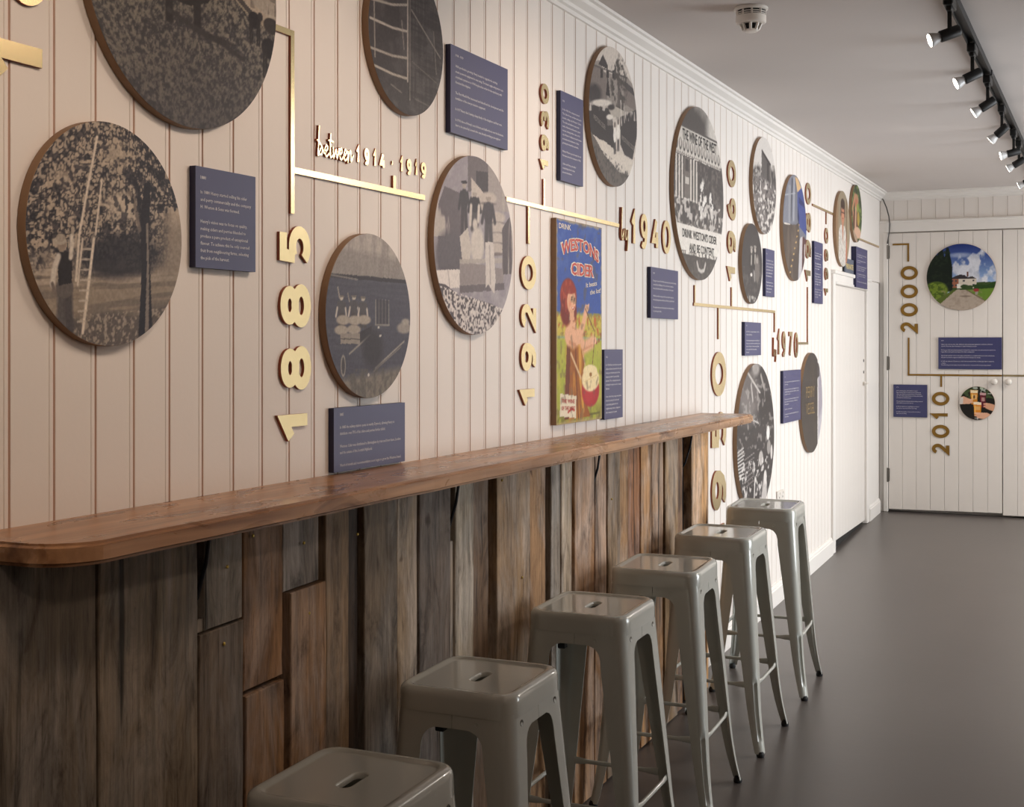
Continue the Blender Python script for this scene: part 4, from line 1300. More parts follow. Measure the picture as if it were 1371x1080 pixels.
def p_garden(s):
    s.put(np.ones_like(s.X), (206, 196, 186))
    s.poly([(0, .60), (.03, .88), (.20, .90), (.28, .82), (.78, .80), (1, .70), (1, .5), (0, .5)], (150, 142, 136))
    s.poly([(.02, .66), (.02, .85), (.20, .86), (.36, .80), (.36, .60)], (128, 120, 116)); s.poly([(.18, .87), (.27, .945), (.37, .87), (.37, .84)], (78, 74, 76))
    for x in (.22, .34, .46):
        s.rect(x, .78, x + .05, .84, (70, 66, 68))
    s.rect(.10, .65, .14, .73, (80, 76, 78)); s.line([(.02, .87), (.78, .79)], .012, (92, 88, 88), .9)
    s.poly([(.33, .66), (.37, .80), (.42, .64)], (66, 62, 64)); s.poly([(.70, .72), (1, .66), (1, .54), (.70, .60)], (126, 118, 114)); s.poly([(.72, .72), (1, .64), (1, .69), (.72, .77)], (88, 84, 84))
    s.put(s.mask(.42, .58, s.noise(26, 26, 3, .7)) * s.mask(1.0, .75, np.hypot((s.X - .60) / .20, (s.Y - .72) / .26)), (84, 80, 78), .92)
    s.poly([(.56, .55), (.60, .93), (.64, .55)], (96, 90, 88), .8)
    s.ell(.10, .66, .14, .07, (74, 70, 72), .95, .5); s.ell(.25, .60, .20, .025, (214, 206, 196), 1, .4); s.poly([(.05, .58), (.48, .58), (.70, .55), (.7, .5), (0, .5)], (178, 170, 160))
    s.ell(.44, .57, .07, .02, (70, 66, 68), 1, .5)
    s.poly([(0, .59), (.38, .56), (.46, .50), (.50, .36), (.55, .25), (.45, .28), (.22, .34), (0, .40)], (70, 66, 68)); s.put(s.mask(.54, .62, s.noise(24, 5, 2)) * ((s.Y > .545) & (s.Y < .60) & (s.X < .36)), (200, 192, 184), .9)
    s.ell(.41, .50, .07, .02, (222, 214, 204), 1, .4); s.rect(.36, .44, .46, .48, (130, 124, 120), .8)
    s.poly([(.63, .50), (1, .56), (1, .36), (.90, .18), (.72, .22), (.63, .30)], (74, 70, 72)); s.put(s.mask(.52, .62, s.noise(22, 8, 2)) * ((s.Y > .47) & (s.Y < .54) & (s.X > .68)), (196, 188, 180), .9)
    s.poly([(.08, .36), (.30, .33), (.52, .26), (.70, .22), (.96, .14), (.88, .06), (.55, .12), (.28, .22)], (212, 202, 190))
    s.poly([(0, .42), (.14, .34), (.28, .24), (.45, .17), (.60, .10), (.85, .06), (.85, -.02), (0, -.02)], (106, 100, 96)); s.put(s.mask(.45, .65, s.noise(40, 40, 3)) * (s.Y < .34 - .30 * s.X), (78, 74, 74), .8)
    for x, y in ((.515, .24), (.585, .26)):
        s.line([(x - .012, y), (x - .008, y + .10)], .022, (80, 76, 78)); s.line([(x + .014, y), (x + .010, y + .10)], .022, (86, 82, 82)); s.ell(x, y + .13, .032, .055, (232, 226, 218)); s.ell(x, y + .205, .020, .022, (120, 112, 106))
    s.line([(.64, .62), (.66, .44)], .012, (220, 212, 204)); s.line([(.71, .60), (.72, .46)], .01, (200, 192, 184))
    s.grain(.07)

def p_shop(s):
    s.put(np.ones_like(s.X), (204, 198, 190)); n = s.noise(30, 30, 3, .7); n2 = s.noise(8, 8, 3)
    s.put(s.mask(.12, .0, np.maximum(np.abs(s.X - .33) - .25, s.Y - .965 + .5 * (s.X - .33) ** 2 - .1 * (n2 - .5))) * (s.Y > .80), (92, 88, 86))
    s.rect(0, .22, 1, .70, (84, 80, 80)); s.put(s.mask(.48, .62, n) * (s.Y < .70), (120, 114, 110), .8)
    s.rect(0, .685, .93, .845, (206, 200, 192)); s.line([(0, .848), (.93, .848)], .012, (96, 92, 90))
    for k in range(13):
        x = .05 + k * .07
        s.ell(x, .742, .026, .034, (92, 88, 86)); s.ell(x, .748, .013, .026, (206, 200, 192))
    for k in range(24):
        x = .02 + k * .038
        s.poly([(x, .688), (x + .019, .705), (x + .038, .688)], (120, 114, 110), .8)
    s.rect(.02, .44, .47, .685, (92, 88, 86))
    for k in range(8):
        x = .03 + k * .055
        s.rect(x, .44, x + .027, .68, (206, 200, 192))
    s.rect(.19, .45, .30, .68, (120, 114, 110)); s.rect(.21, .53, .28, .57, (196, 190, 182)); s.rect(.21, .60, .28, .67, (84, 80, 80))
    for x, y, r in ((.55, .50, .06), (.60, .44, .05), (.52, .42, .05), (.72, .48, .035), (.75, .42, .04)):
        s.put(s.mask(.42, .5, n) * s.mask(1.1, .8, np.hypot((s.X - x) / r, (s.Y - y) / (r * 1.5))), (226, 222, 216))
    s.put(s.mask(.52, .60, s.noise(26, 30, 2)) * ((s.Y > .30) & (s.Y < .45)), (206, 200, 194), .85); s.put(s.mask(.5, .62, s.noise(30, 12, 2)) * ((s.Y > .24) & (s.Y < .31)), (150, 144, 138), .8)
    s.rect(0, .135, 1, .300, (226, 220, 212)); s.put(s.mask(.45, .55, n) * ((s.Y > .10) & (s.Y < .17)), (226, 220, 212)); s.rect(0, -.01, 1, .135, (86, 82, 80)); s.put(s.mask(.48, .56, n) * ((s.Y > .115) & (s.Y < .155)), (86, 82, 80), .9)
    s.put(s.mask(.5, .7, n) * (s.Y < .12), (112, 106, 102), .8); s.line([(.44, .10), (.47, .06), (.52, .05), (.58, .06), (.61, .10)], .022, (206, 200, 194), .9)
    s.put((s.X > .93).astype(float) * s.mask(.4, .5, n) * (s.Y < .84) * (s.Y > .3), (96, 92, 90), .8)
    s.grain(.06)

def p_pile(s):
    s.put(np.ones_like(s.X), (214, 208, 202)); n = s.noise(30, 30, 2, .6)
    s.put(s.mask(.72, .66, s.Y + .12 * (s.noise(8, 8, 2) - .5)), (84, 80, 80)); s.put(s.mask(.5, .6, n) * (s.Y < .74) * (s.X < .4), (190, 184, 178), .8)
    s.poly([(.36, .84), (.40, .86), (.72, .74), (.70, .40), (.38, .50)], (100, 96, 94)); s.line([(.38, .86), (.75, .72)], .03, (60, 56, 58)); s.rect(.60, .42, .68, .74, (70, 66, 66)); s.put(s.mask(.45, .6, s.noise(40, 12, 2)) * (s.X > .7) * (s.Y < .72), (150, 144, 138), .8)
    g = s.mask(.60, .54, s.Y + .16 * (s.X - .4))
    s.put(g, (126, 120, 118)); s.put(g * s.mask(.48, .62, s.noise(18, 24, 2)), (216, 210, 204), .95); s.put(g * s.mask(.45, .3, s.noise(20, 26, 2)), (70, 66, 66), .8)
    s.grain(.05)

def p_pair(s):
    s.put(np.ones_like(s.X), (74, 70, 70)); s.put(s.mask(.5, .7, s.noise(14, 14, 3)) * (s.Y < .45), (102, 98, 96), .8)
    for x, y in ((.46, .64), (.64, .66)):
        s.ell(x, y - .12, .10, .15, (66, 62, 62)); s.ell(x, y + .02, .045, .035, (176, 168, 160)); s.ell(x, y + .06, .065, .018, (150, 144, 138)); s.line([(x, y - .05), (x - .01, y - .14)], .05, (176, 170, 162))
    s.ell(.75, .45, .12, .18, (116, 110, 106)); s.ell(.74, .55, .05, .04, (160, 152, 146)); s.ell(.45, .36, .05, .02, (214, 208, 202)); s.put(s.mask(.5, .6, s.noise(20, 20, 2)) * (s.Y < .1), (190, 186, 180), .9)
    s.line([(.6, .4), (.62, .3)], .05, (150, 144, 140)); s.grain(.08)

def p_room(s):
    s.put(np.ones_like(s.X), (118, 120, 130)); s.poly([(0, .55), (.2, .99), (.50, .99), (.50, .55)], (128, 130, 140)); s.line([(.32, .58), (.38, .95)], .05, (86, 88, 98)); s.line([(.44, .58), (.46, .97)], .03, (176, 178, 186)); s.line([(.0, .80), (.5, .83)], .012, (170, 172, 180)); s.rect(.22, .55, .32, .9, (150, 152, 160), .7)
    s.poly([(.50, .99), (.62, .97), (.80, .86), (.62, .82)], (214, 178, 132)); s.poly([(.60, .84), (.82, .90), (1, .72), (1, .42), (.66, .52), (.60, .60)], (70, 84, 138)); s.poly([(.66, .80), (.96, .72), (.96, .68), (.66, .74)], (50, 60, 106)); s.poly([(.60, .6), (.66, .52), (.68, .60), (.62, .72)], (44, 52, 92))
    s.poly([(0, .55), (.5, .53), (.66, .55), (.70, .40), (.62, 0), (0, 0)], (88, 78, 72)); s.put(s.mask(.5, .7, s.noise(12, 4, 3)) * (s.Y < .53) * (s.X < .66), (118, 106, 96), .6); s.line([(.05, .545), (.28, .535)], .012, (214, 206, 196))
    for k in range(26):
        t = k / 25
        s.ell(.68 - .40 * t, .53 - .46 * t + .02 * math.sin(k * 2.1), .013, .007, (196, 162, 110))
    s.poly([(.70, .40), (.82, .42), (.78, .0), (.64, .0)], (190, 186, 188)); s.poly([(.82, .42), (1, .38), (1, .1), (.80, .05)], (104, 66, 62)); s.rect(.90, .2, .95, .34, (214, 206, 200), .8); s.line([(.85, .1), (.9, .4)], .03, (66, 56, 60))
    s.grain(.05)

def p_portrait(s):
    s.put(np.ones_like(s.X), (150, 136, 116)); s.put(s.mask(.25, .0, s.X), (140, 108, 78)); s.rect(.74, 0, .80, 1, (120, 96, 72)); s.rect(.82, 0, .88, 1, (176, 156, 128))
    s.poly([(.22, .45), (.34, .54), (.62, .54), (.72, .45), (.72, 0), (.20, 0)], (212, 206, 198)); s.put(s.mask(.5, .6, s.noise(26, 40, 2)) * ((s.X > .22) & (s.X < .72) & (s.Y < .5)), (176, 168, 160), .7)
    s.poly([(.42, .56), (.55, .56), (.50, .28)], (188, 132, 108)); s.ell(.49, .70, .115, .15, (190, 132, 106)); s.ell(.49, .83, .14, .07, (70, 50, 40)); s.line([(.37, .82), (.36, .68)], .05, (74, 54, 44)); s.line([(.61, .82), (.62, .68)], .05, (74, 54, 44))
    s.line([(.40, .715), (.58, .715)], .016, (60, 44, 40)); s.line([(.44, .635), (.54, .635)], .014, (150, 80, 72)); s.ell(.50, .675, .02, .02, (206, 150, 122))
    s.poly([(.72, .45), (.80, .3), (.78, 0), (.68, 0)], (186, 126, 104)); s.grain(.05)

def p_picker(s):
    s.put(np.ones_like(s.X), (74, 92, 54)); s.put(s.mask(.45, .6, s.noise(10, 16, 3)), (132, 150, 84), .9); s.put(s.mask(.5, .35, s.noise(9, 12, 2)), (44, 58, 34), .8)
    s.ell(.46, .74, .20, .10, (184, 140, 110)); s.ell(.46, .64, .15, .12, (186, 118, 92)); s.line([(.32, .80), (.12, .58), (.16, .40)], .10, (196, 140, 112)); s.ell(.40, .36, .26, .20, (110, 70, 54)); s.line([(.40, .56), (.36, .20)], .12, (206, 170, 140))
    s.ell(.64, .42, .12, .13, (176, 150, 76)); s.ell(.56, .60, .10, .08, (150, 160, 80), .9); s.ell(.56, .17, .34, .10, (214, 172, 146)); s.poly([(.1, .2), (.5, .1), (.6, -.02), (.1, -.02)], (176, 150, 130)); s.grain(.05)

def p_factory(s):
    s.put(np.ones_like(s.X), (66, 62, 62)); n = s.noise(26, 26, 3, .7)
    s.ell(.30, .78, .26, .16, (118, 112, 110), 1, .7); s.poly([(.16, .84), (.44, .74), (.58, .66), (.52, .84), (.36, .96)], (104, 98, 96)); s.line([(.28, .94), (.60, .80)], .018, (190, 184, 178)); s.line([(.12, .68), (.34, .64), (.56, .60)], .010, (206, 200, 196)); s.line([(.36, .86), (.40, .76)], .03, (176, 170, 166))
    s.ell(.48, .97, .10, .05, (150, 144, 140), 1, .6); s.line([(.62, .92), (.70, .84)], .03, (176, 170, 164), .8); s.rect(.56, .58, 1, .80, (60, 56, 56), .8)
    for k in range(9):
        s.line([(.02, .44 - k * .022), (.16 + .01 * (k % 3), .462 - k * .024)], .010, (206, 202, 198))
    for k in range(7):
        s.line([(.18, .38 - k * .03), (.44, .41 - k * .03)], .007, (150, 144, 142), .8)
    s.ell(.82, .52, .045, .05, (226, 222, 218)); s.ell(.84, .42, .05, .05, (150, 144, 140)); s.ell(.62, .36, .06, .05, (176, 170, 166)); s.ell(.92, .38, .03, .05, (206, 200, 196)); s.line([(.46, .24), (.40, -.1)], .025, (206, 200, 196)); s.line([(.46, .24), (.52, .20)], .02, (190, 186, 180))
    s.put(s.mask(.60, .68, n) * (s.Y < .36), (214, 208, 204), .9); s.ell(.72, .10, .07, .13, (190, 184, 180), 1, .5); s.ell(.74, .22, .04, .05, (214, 208, 204)); s.line([(.20, .02), (.62, -.02)], .03, (206, 200, 196)); s.rect(.2, -.02, .28, .1, (206, 200, 196), .8)
    s.put(s.mask(.64, .72, s.noise(20, 30, 2)) * (s.Y > .42), (170, 164, 160), .6); s.grain(.07)

def p_board(s):
    s.put(np.ones_like(s.X), (72, 66, 62)); s.put(s.mask(.5, .7, s.noise(20, 3, 3)), (84, 76, 68), .6)
    s.rect(.78, 0, 1, 1, (160, 154, 164)); s.put(s.mask(.45, .6, s.noise(8, 4, 3)) * (s.X > .80), (190, 186, 192), .9); s.rect(.76, 0, .80, 1, (206, 202, 200)); s.poly([(.76, .90), (.86, .88), (.86, .76), (.76, .74)], (90, 84, 84)); s.grain(.05)

def p_house(s):
    n = s.noise(8, 6, 4)
    t = np.clip((s.Y - .42) / .58, 0, 1)[:, None]
    s.I = np.array((150, 176, 214.)) * (1 - t) + np.array((36, 54, 116.)) * t
    cl = s.mask(.42, .56, n + .30 * (s.X - .55) - .55 * np.abs(s.Y - .60)) * (s.Y > .42)
    s.put(cl, (216, 218, 226), .95); s.put(s.mask(.5, .7, s.noise(10, 8, 3)) * cl, (170, 176, 192), .6); s.ell(.48, .83, .16, .035, (176, 186, 210), .7, .9)
    s.rect(0, .28, 1, .42, (66, 84, 46))
    s.poly([(.33, .36), (.33, .475), (.36, .49), (.42, .515), (.48, .535), (.54, .52), (.60, .495), (.66, .51), (.72, .47), (.72, .34), (.33, .34)], (62, 58, 60))
    s.rect(.34, .34, .46, .47, (150, 100, 78)); s.rect(.46, .33, .72, .475, (206, 196, 182)); s.rect(.58, .50, .605, .58, (110, 74, 62)); s.poly([(.44, .47), (.49, .535), (.55, .53), (.60, .475)], (58, 54, 58))
    for x in (.36, .41, .52, .66):
        s.rect(x, .43, x + .03, .455, (70, 70, 78)); s.rect(x, .36, x + .03, .39, (70, 70, 78))
    s.rect(.44, .33, .485, .40, (226, 222, 214)); s.ell(.55, .355, .06, .03, (54, 74, 40)); s.ell(.62, .35, .05, .025, (60, 80, 44))
    for x, w, h in ((.10, .11, .92), (.20, .10, .96), (.30, .075, .96), (.05, .09, .78)):
        s.poly([(x - w, .28), (x - w * .8, h * .7), (x - w * .2, h), (x + w * .3, h * .98), (x + w, h * .66), (x + w * .95, .30)], (24, 34, 26))
    s.put(s.mask(.55, .7, s.noise(26, 26, 2)) * (s.X < .36) * (s.Y > .3) * (s.Y < .9) * s.mask(.40, .30, s.X), (38, 52, 34), .7)
    s.ell(.14, .30, .17, .135, (112, 130, 48), 1, .2); s.put(s.mask(.45, .6, s.noise(30, 30, 2)) * s.mask(1.0, .9, np.hypot((s.X - .14) / .17, (s.Y - .30) / .135)), (66, 86, 30), .8)
    s.poly([(.66, .37), (.72, .39), (.86, .375), (1.0, .43), (1, .30), (.70, .31)], (48, 74, 34)); s.poly([(.56, .305), (1, .33), (1, .16), (.86, .10)], (104, 132, 52))
    s.poly([(.44, .31), (.56, .305), (.92, .08), (.80, -.02), (.10, -.02), (.14, .10)], (172, 158, 144)); s.put(s.mask(.5, .7, s.noise(20, 20, 3)) * (s.Y < .3) * (s.X > .2) * (s.X < .8), (150, 136, 124), .6)
    s.poly([(.10, .14), (.38, .30), (.43, .31), (.20, .10)], (90, 104, 46)); s.ell(.56, .21, .08, .012, (120, 108, 98), .8, .5); s.line([(.58, .30), (.90, .10)], .012, (110, 92, 78)); s.rect(.70, .23, .735, .29, (150, 142, 132)); s.ell(.715, .30, .04, .025, (150, 60, 60)); s.grain(.04)

def p_glasses(s):
    n = s.noise(12, 12, 3)
    s.put(np.ones_like(s.X), (34, 32, 28)); s.put(s.mask(.5, .65, n) * (s.Y > .62), (74, 92, 56), .9); s.put(s.mask(.62, .7, s.noise(12, 12, 2)) * (s.Y > .78), (190, 200, 186), .8)
    s.poly([(.30, .90), (.52, .89), (.50, .45), (.33, .47)], (196, 128, 44)); s.poly([(.31, .89), (.52, .88), (.515, .80), (.31, .81)], (232, 214, 178)); s.rect(.35, .62, .48, .76, (222, 190, 140), .8); s.rect(.39, .64, .44, .74, (90, 52, 30), .8); s.rect(.34, .5, .37, .8, (240, 196, 110), .7)
    s.poly([(.57, .82), (.75, .81), (.74, .36), (.60, .38)], (92, 30, 44)); s.poly([(.57, .82), (.75, .81), (.75, .74), (.58, .75)], (190, 150, 150)); s.rect(.62, .56, .71, .68, (190, 160, 150), .8); s.rect(.60, .42, .63, .7, (150, 60, 76), .7)
    s.poly([(.39, .54), (.62, .53), (.60, .14), (.42, .15)], (206, 130, 40)); s.poly([(.39, .54), (.62, .53), (.62, .45), (.395, .46)], (236, 220, 190)); s.rect(.43, .30, .58, .41, (214, 172, 120), .8); s.rect(.42, .18, .45, .44, (244, 200, 110), .7); s.line([(.50, .14), (.51, .02)], .03, (190, 190, 186)); s.rect(.42, .04, .6, .06, (190, 190, 186), .8)
    s.poly([(0, .68), (.12, .70), (.30, .62), (.34, .55), (.30, .48), (0, .46)], (214, 168, 140)); s.poly([(0, .66), (.10, .68), (.10, .48), (0, .46)], (206, 200, 192)); s.line([(.28, .60), (.36, .60)], .05, (220, 172, 146)); s.line([(.28, .53), (.36, .53)], .05, (212, 164, 138))
    s.poly([(1, .46), (.86, .50), (.74, .52), (.73, .36), (.86, .30), (1, .26)], (206, 154, 126)); s.line([(.70, .48), (.78, .48)], .05, (214, 162, 134)); s.line([(.70, .41), (.78, .41)], .05, (206, 152, 126))
    s.poly([(.46, .20), (.60, .22), (.78, .22), (.98, .12), (.8, 0), (.5, .06)], (216, 166, 138)); s.line([(.44, .20), (.56, .20)], .05, (222, 174, 146)); s.line([(.44, .13), (.56, .12)], .05, (210, 160, 134)); s.grain(.04)

photo_disc(LEFT, 2.1210, 2.3688, .2981, 210, p_cows, 'large round photo of cows on a field, cut off by the top of the picture', seed=3)
photo_disc(LEFT, 1.8911, 1.8408, .2053, 190, p_orchard, 'round photo of a man by a ladder in an orchard, lowest at the far left', sk=.075, seed=4)
photo_disc(LEFT, 3.0102, 2.4353, .1990, 150, p_timber, 'dark round photo of timber frames, touching the top of the picture', seed=5)
photo_disc(LEFT, 2.8206, 1.7089, .2033, 150, p_wagon, 'grey round photo of three men on a loaded wagon, above the low wide plaque', seed=6)
photo_disc(LEFT, 3.4119, 1.9229, .2572, 160, p_apples, 'pale round photo of workers with sacks and heaped apples', sk=.068, seed=7)
def truck_words(D):
    k = lambda q: -0.0
    for a_, b_, z_, dz in ((4.35, 4.47, 2.444, -.024), (4.64, 4.79, 2.411, -.027)):
        V, F = place_text(LEFT, 'WESTONS CIDER', a_, b_, z_, .017, .0212, -.01, lambda q, dz=dz: dz * q)
        part('lettering', D, V, F, M['ink_faded'], recalc=False)
photo_disc(LEFT, 4.5631, 2.4731, .2543, 130, p_garden, 'round photo of lorries and two men in a garden, right of the tall 1930 plaque', sk=.155, seed=8, extra=truck_words)
def shop_words(D):
    for w_, q in (('THE WINE OF THE WEST', (5.40, 5.925, 2.536, .046)), ("DRINK WESTON'S CIDER", (5.40, 5.93, 2.114, .036)), ('AND BE CONTENT', (5.50, 5.885, 2.058, .036))):
        V, F = place_text(LEFT, w_, *q, .0212, .02)
        part('lettering', D, V, F, M['ink_black'], recalc=False)
photo_disc(LEFT, 5.6642, 2.3041, .3823, 170, p_shop, 'big round black and white photo of a striped show stand with a lettered banner', seed=9, extra=shop_words)
photo_disc(LEFT, 6.8468, 2.4690, .2533, 100, p_pile, 'round black and white photo of a large apple heap, right of the 1960 numerals', sk=.10, seed=10)
photo_disc(LEFT, 6.5865, 2.0457, .2036, 90, p_pair, 'small dark round photo of standing people, under the apple heap photo', seed=11)
photo_disc(LEFT, 7.5654, 2.3047, .3042, 110, p_room, 'round colour photo of a grey and blue room interior, beside the 1980 numerals', sk=.08, seed=12)
photo_disc(LEFT, 9.0229, 2.4154, .2545, 80, p_portrait, 'round portrait of a person in a white shirt, above the left wall door', seed=13)
photo_disc(LEFT, 9.5469, 2.5652, .2042, 70, p_picker, 'round colour photo of a person holding fruit among leaves, nearest the room corner', seed=14)
photo_disc(LEFT, 6.6645, 1.1537, .3840, 130, p_factory, 'big dark round factory photo behind the end of the bar top', seed=15, t=0.022)
def board_words(D):
    for w_, z in (('PERRY', 1.350), ('VESSEL', 1.250)):
        V, F = place_text(LEFT, w_, 7.86, 8.10, z, .065, .0212, -.014)
        part('lettering', D, V, F, M['ink_gold'], recalc=False)
photo_disc(LEFT, 8.0326, 1.2825, .3028, 90, p_board, 'dark brown round photo with faint gold words, right of the 1970 plaque', seed=16, extra=board_words)
photo_disc(FAR, .6144, 2.1526, .2555, 120, p_house, 'round colour photo of a country house under a blue sky on the far door', t=0.012, seed=17)
photo_disc(FAR, .7307, 1.1851, .1278, 90, p_glasses, 'small round photo of hands toasting with glasses, low on the far door', t=0.012, seed=18)

# ------------------------------------------------------------------ painted cider poster
def p_poster(s):
    n = s.noise(10, 16, 3); n2 = s.noise(26, 40, 3)
    s.put(np.ones_like(s.X), (66, 92, 158)); s.put(s.mask(.55, .7, n), (84, 108, 166), .6)
    s.put(s.mask(.555, .53, s.Y + .03 * (s.noise(9, 3, 2) - .5)), (196, 178, 84)); s.put(s.mask(.48, .6, n2) * (s.Y < .55) * (s.Y > .42), (150, 138, 62), .8); s.put(s.mask(.62, .68, n2) * (s.Y < .54) * (s.Y > .43), (196, 96, 60), .8)
    s.put(s.mask(.435, .42, s.Y), (166, 170, 70)); s.line([(0, .425), (1, .415)], .012, (120, 150, 150), .7); s.put(s.mask(.5, .7, n) * (s.Y < .42), (188, 182, 82), .6); s.put(s.mask(.12, .02, s.Y) * s.mask(.4, .6, n), (112, 108, 52), .8)
    for x, y in ((.82, .41), (.88, .40), (.78, .395), (.93, .41)):
        s.ell(x, y, .02, .012, (150, 90, 70))
    s.poly([(.22, .41), (.34, .425), (.50, .415), (.58, .37), (.60, .30), (.56, .20), (.66, .08), (.74, .02), (.17, .02), (.18, .16), (.22, .28)], (150, 92, 42))
    s.put(s.mask(.45, .62, s.noise(26, 8, 2)) * ((s.X > .16) & (s.X < .60) & (s.Y < .41)) * s.mask(.62, .56, s.X) * s.mask(.16, .22, s.X), (192, 136, 58), .75)
    s.poly([(.22, .40), (.29, .41), (.28, .25), (.25, .02), (.17, .02), (.18, .18)], (108, 56, 36), .9); s.line([(.50, .39), (.50, .22), (.58, .06)], .035, (214, 158, 70), .85); s.line([(.40, .40), (.42, .20), (.46, .03)], .025, (104, 54, 34), .7)
    sk_, sh_ = (224, 172, 138), (196, 136, 104)
    s.poly([(.27, .52), (.38, .52), (.42, .475), (.52, .445), (.54, .40), (.42, .385), (.26, .395), (.19, .42), (.20, .46), (.26, .49)], sk_)
    s.ell(.26, .435, .09, .050, sk_, 1, .3); s.line([(.24, .42), (.36, .405), (.50, .43)], .075, sk_); s.line([(.27, .40), (.40, .385)], .02, sh_, .8)
    s.line([(.48, .435), (.56, .475), (.63, .555)], .070, sk_); s.line([(.50, .405), (.60, .45)], .015, sh_, .6); s.ell(.655, .575, .045, .018, (230, 182, 150)); s.line([(.64, .575), (.70, .59)], .016, (230, 182, 150))
    s.line([(.54, .40), (.60, .375), (.80, .405)], .070, sk_); s.line([(.57, .362), (.78, .385)], .014, sh_, .6); s.ell(.83, .41, .048, .020, (230, 182, 150)); s.line([(.33, .475), (.42, .462)], .008, sh_, .7)
    s.ell(.25, .625, .175, .090, (140, 54, 42), 1, .14); s.ell(.20, .555, .115, .075, (118, 44, 38), 1, .3); s.ell(.37, .555, .06, .05, (120, 46, 38), .9, .4)
    s.put(s.mask(.5, .62, s.noise(22, 34, 2)) * s.mask(1, .85, np.hypot((s.X - .25) / .175, (s.Y - .625) / .09)), (176, 84, 58), .7)
    s.ell(.315, .602, .092, .060, (226, 174, 142), 1, .12); s.poly([(.28, .56), (.36, .56), (.38, .51), (.27, .51)], (216, 162, 130)); s.ell(.29, .66, .12, .022, (140, 54, 42), 1, .3)
    s.ell(.27, .60, .03, .05, (206, 146, 116), .5, .8); s.line([(.305, .622), (.335, .625)], .006, (96, 60, 50)); s.line([(.368, .620), (.392, .618)], .006, (96, 60, 50)); s.ell(.322, .612, .014, .006, (60, 44, 42)); s.ell(.378, .609, .012, .006, (60, 44, 42))
    s.line([(.352, .612), (.365, .592), (.350, .590)], .006, (190, 126, 98)); s.line([(.325, .572), (.350, .566), (.378, .574)], .010, (172, 56, 52)); s.line([(.335, .572), (.368, .573)], .005, (240, 226, 214)); s.ell(.285, .590, .022, .012, (220, 140, 112), .6, .8)
    s.line([(.30, .345), (.52, .22)], .018, (214, 180, 140)); s.line([(.56, .35), (.64, .25)], .014, (214, 180, 140)); s.line([(.84, .46), (.76, .22)], .012, (110, 70, 50)); s.line([(.62, .57), (.82, .46)], .010, (110, 70, 50))
    s.ell(.74, .155, .20, .085, (170, 44, 52)); s.ell(.70, .14, .12, .05, (190, 66, 66), .6, .8); s.ell(.74, .21, .20, .062, (236, 216, 168)); s.ell(.73, .255, .16, .03, (236, 216, 168)); s.ell(.74, .235, .03, .012, (150, 110, 60)); s.line([(.60, .20), (.88, .23)], .006, (214, 186, 130), .7)
    s.poly([(.08, .150), (.42, .132), (.41, .022), (.07, .040)], (222, 210, 184)); s.line([(.24, .055), (.32, .07), (.38, .062)], .012, (186, 70, 60)); s.line([(.72, .03), (.95, .035)], .01, (90, 84, 46), .7)
    edge = np.minimum(np.minimum(s.X * .6, (1 - s.X) * .6), np.minimum(s.Y, 1 - s.Y))
    s.put(s.mask(.016, .004, edge + .02 * (n2 - .5)), (176, 156, 120), .8); s.put(s.mask(.66, .74, s.noise(14, 22, 2)), (110, 92, 76), .45); s.grain(.06)
a0, a1, z0, z1, t = 4.0128, 4.4353, 1.3707, 2.056, 0.020
P = thing('painted_poster', 'tall painted cider poster of a red haired woman with an apple, standing above the bar', 'poster', (0, (a0 + a1) / 2, z0))
part('backing_board', P, *boxv(0.001, t, a0, a1, z0, z1, 0.001), M['ply'])
nx, ny = 110, 170
X, Y = np.meshgrid(np.linspace(0, 1, nx + 1), np.linspace(0, 1, ny + 1))
X, Y = X.ravel(), Y.ravel()
art = Art(X, Y, (60, 90, 160), 0, 21)
p_poster(art)
PP = np.stack([np.full_like(X, t + 0.0004), a0 + 0.0006 + X * (a1 - a0 - 0.0012), z0 + 0.0006 + Y * (z1 - z0 - 0.0012)], 1) - np.array(ORIG[P])
fast_mesh('print', P, PP, grid_faces(nx, ny), art.colors(), M['tin'])
W_, H_ = a1 - a0, z1 - z0
def pt(body, x0, x1, y, h, m, d, bold, warp=None):
    V, F = place_text(LEFT, body, a0 + x0 * W_, a0 + x1 * W_, z0 + y * H_, h * H_, d, bold, warp)
    part('lettering', P, V, F, m, recalc=False)
arc = lambda q: -0.075 * ((q - 0.47) ** 2) * 4 * H_ * 0.6 + 0.02 * H_
pt('DRINK', .05, .30, .965, .026, M['ink_cream'], t + .0012, .012)
pt('WESTONS', .08, .94, .868, .068, M['ink_cream'], t + .0010, .075, arc)
pt('WESTONS', .10, .92, .868, .060, M['ink_red'], t + .0016, .030, arc)
pt('CIDER', .29, .82, .765, .068, M['ink_cream'], t + .0010, .075)
pt('CIDER', .31, .80, .765, .060, M['ink_red'], t + .0016, .030)
pt('It beats', .63, .88, .690, .024, M['ink_cream'], t + .0012, .010, lambda q: .012 * q)
pt('the lot!', .72, .97, .655, .024, M['ink_cream'], t + .0012, .010, lambda q: .012 * q)
pt('THE WINE', .11, .38, .115, .020, M['ink_red'], t + .0012, .012, lambda q: -.006 * q)
pt('OF THE WEST', .10, .39, .080, .020, M['ink_red'], t + .0012, .012, lambda q: -.006 * q)

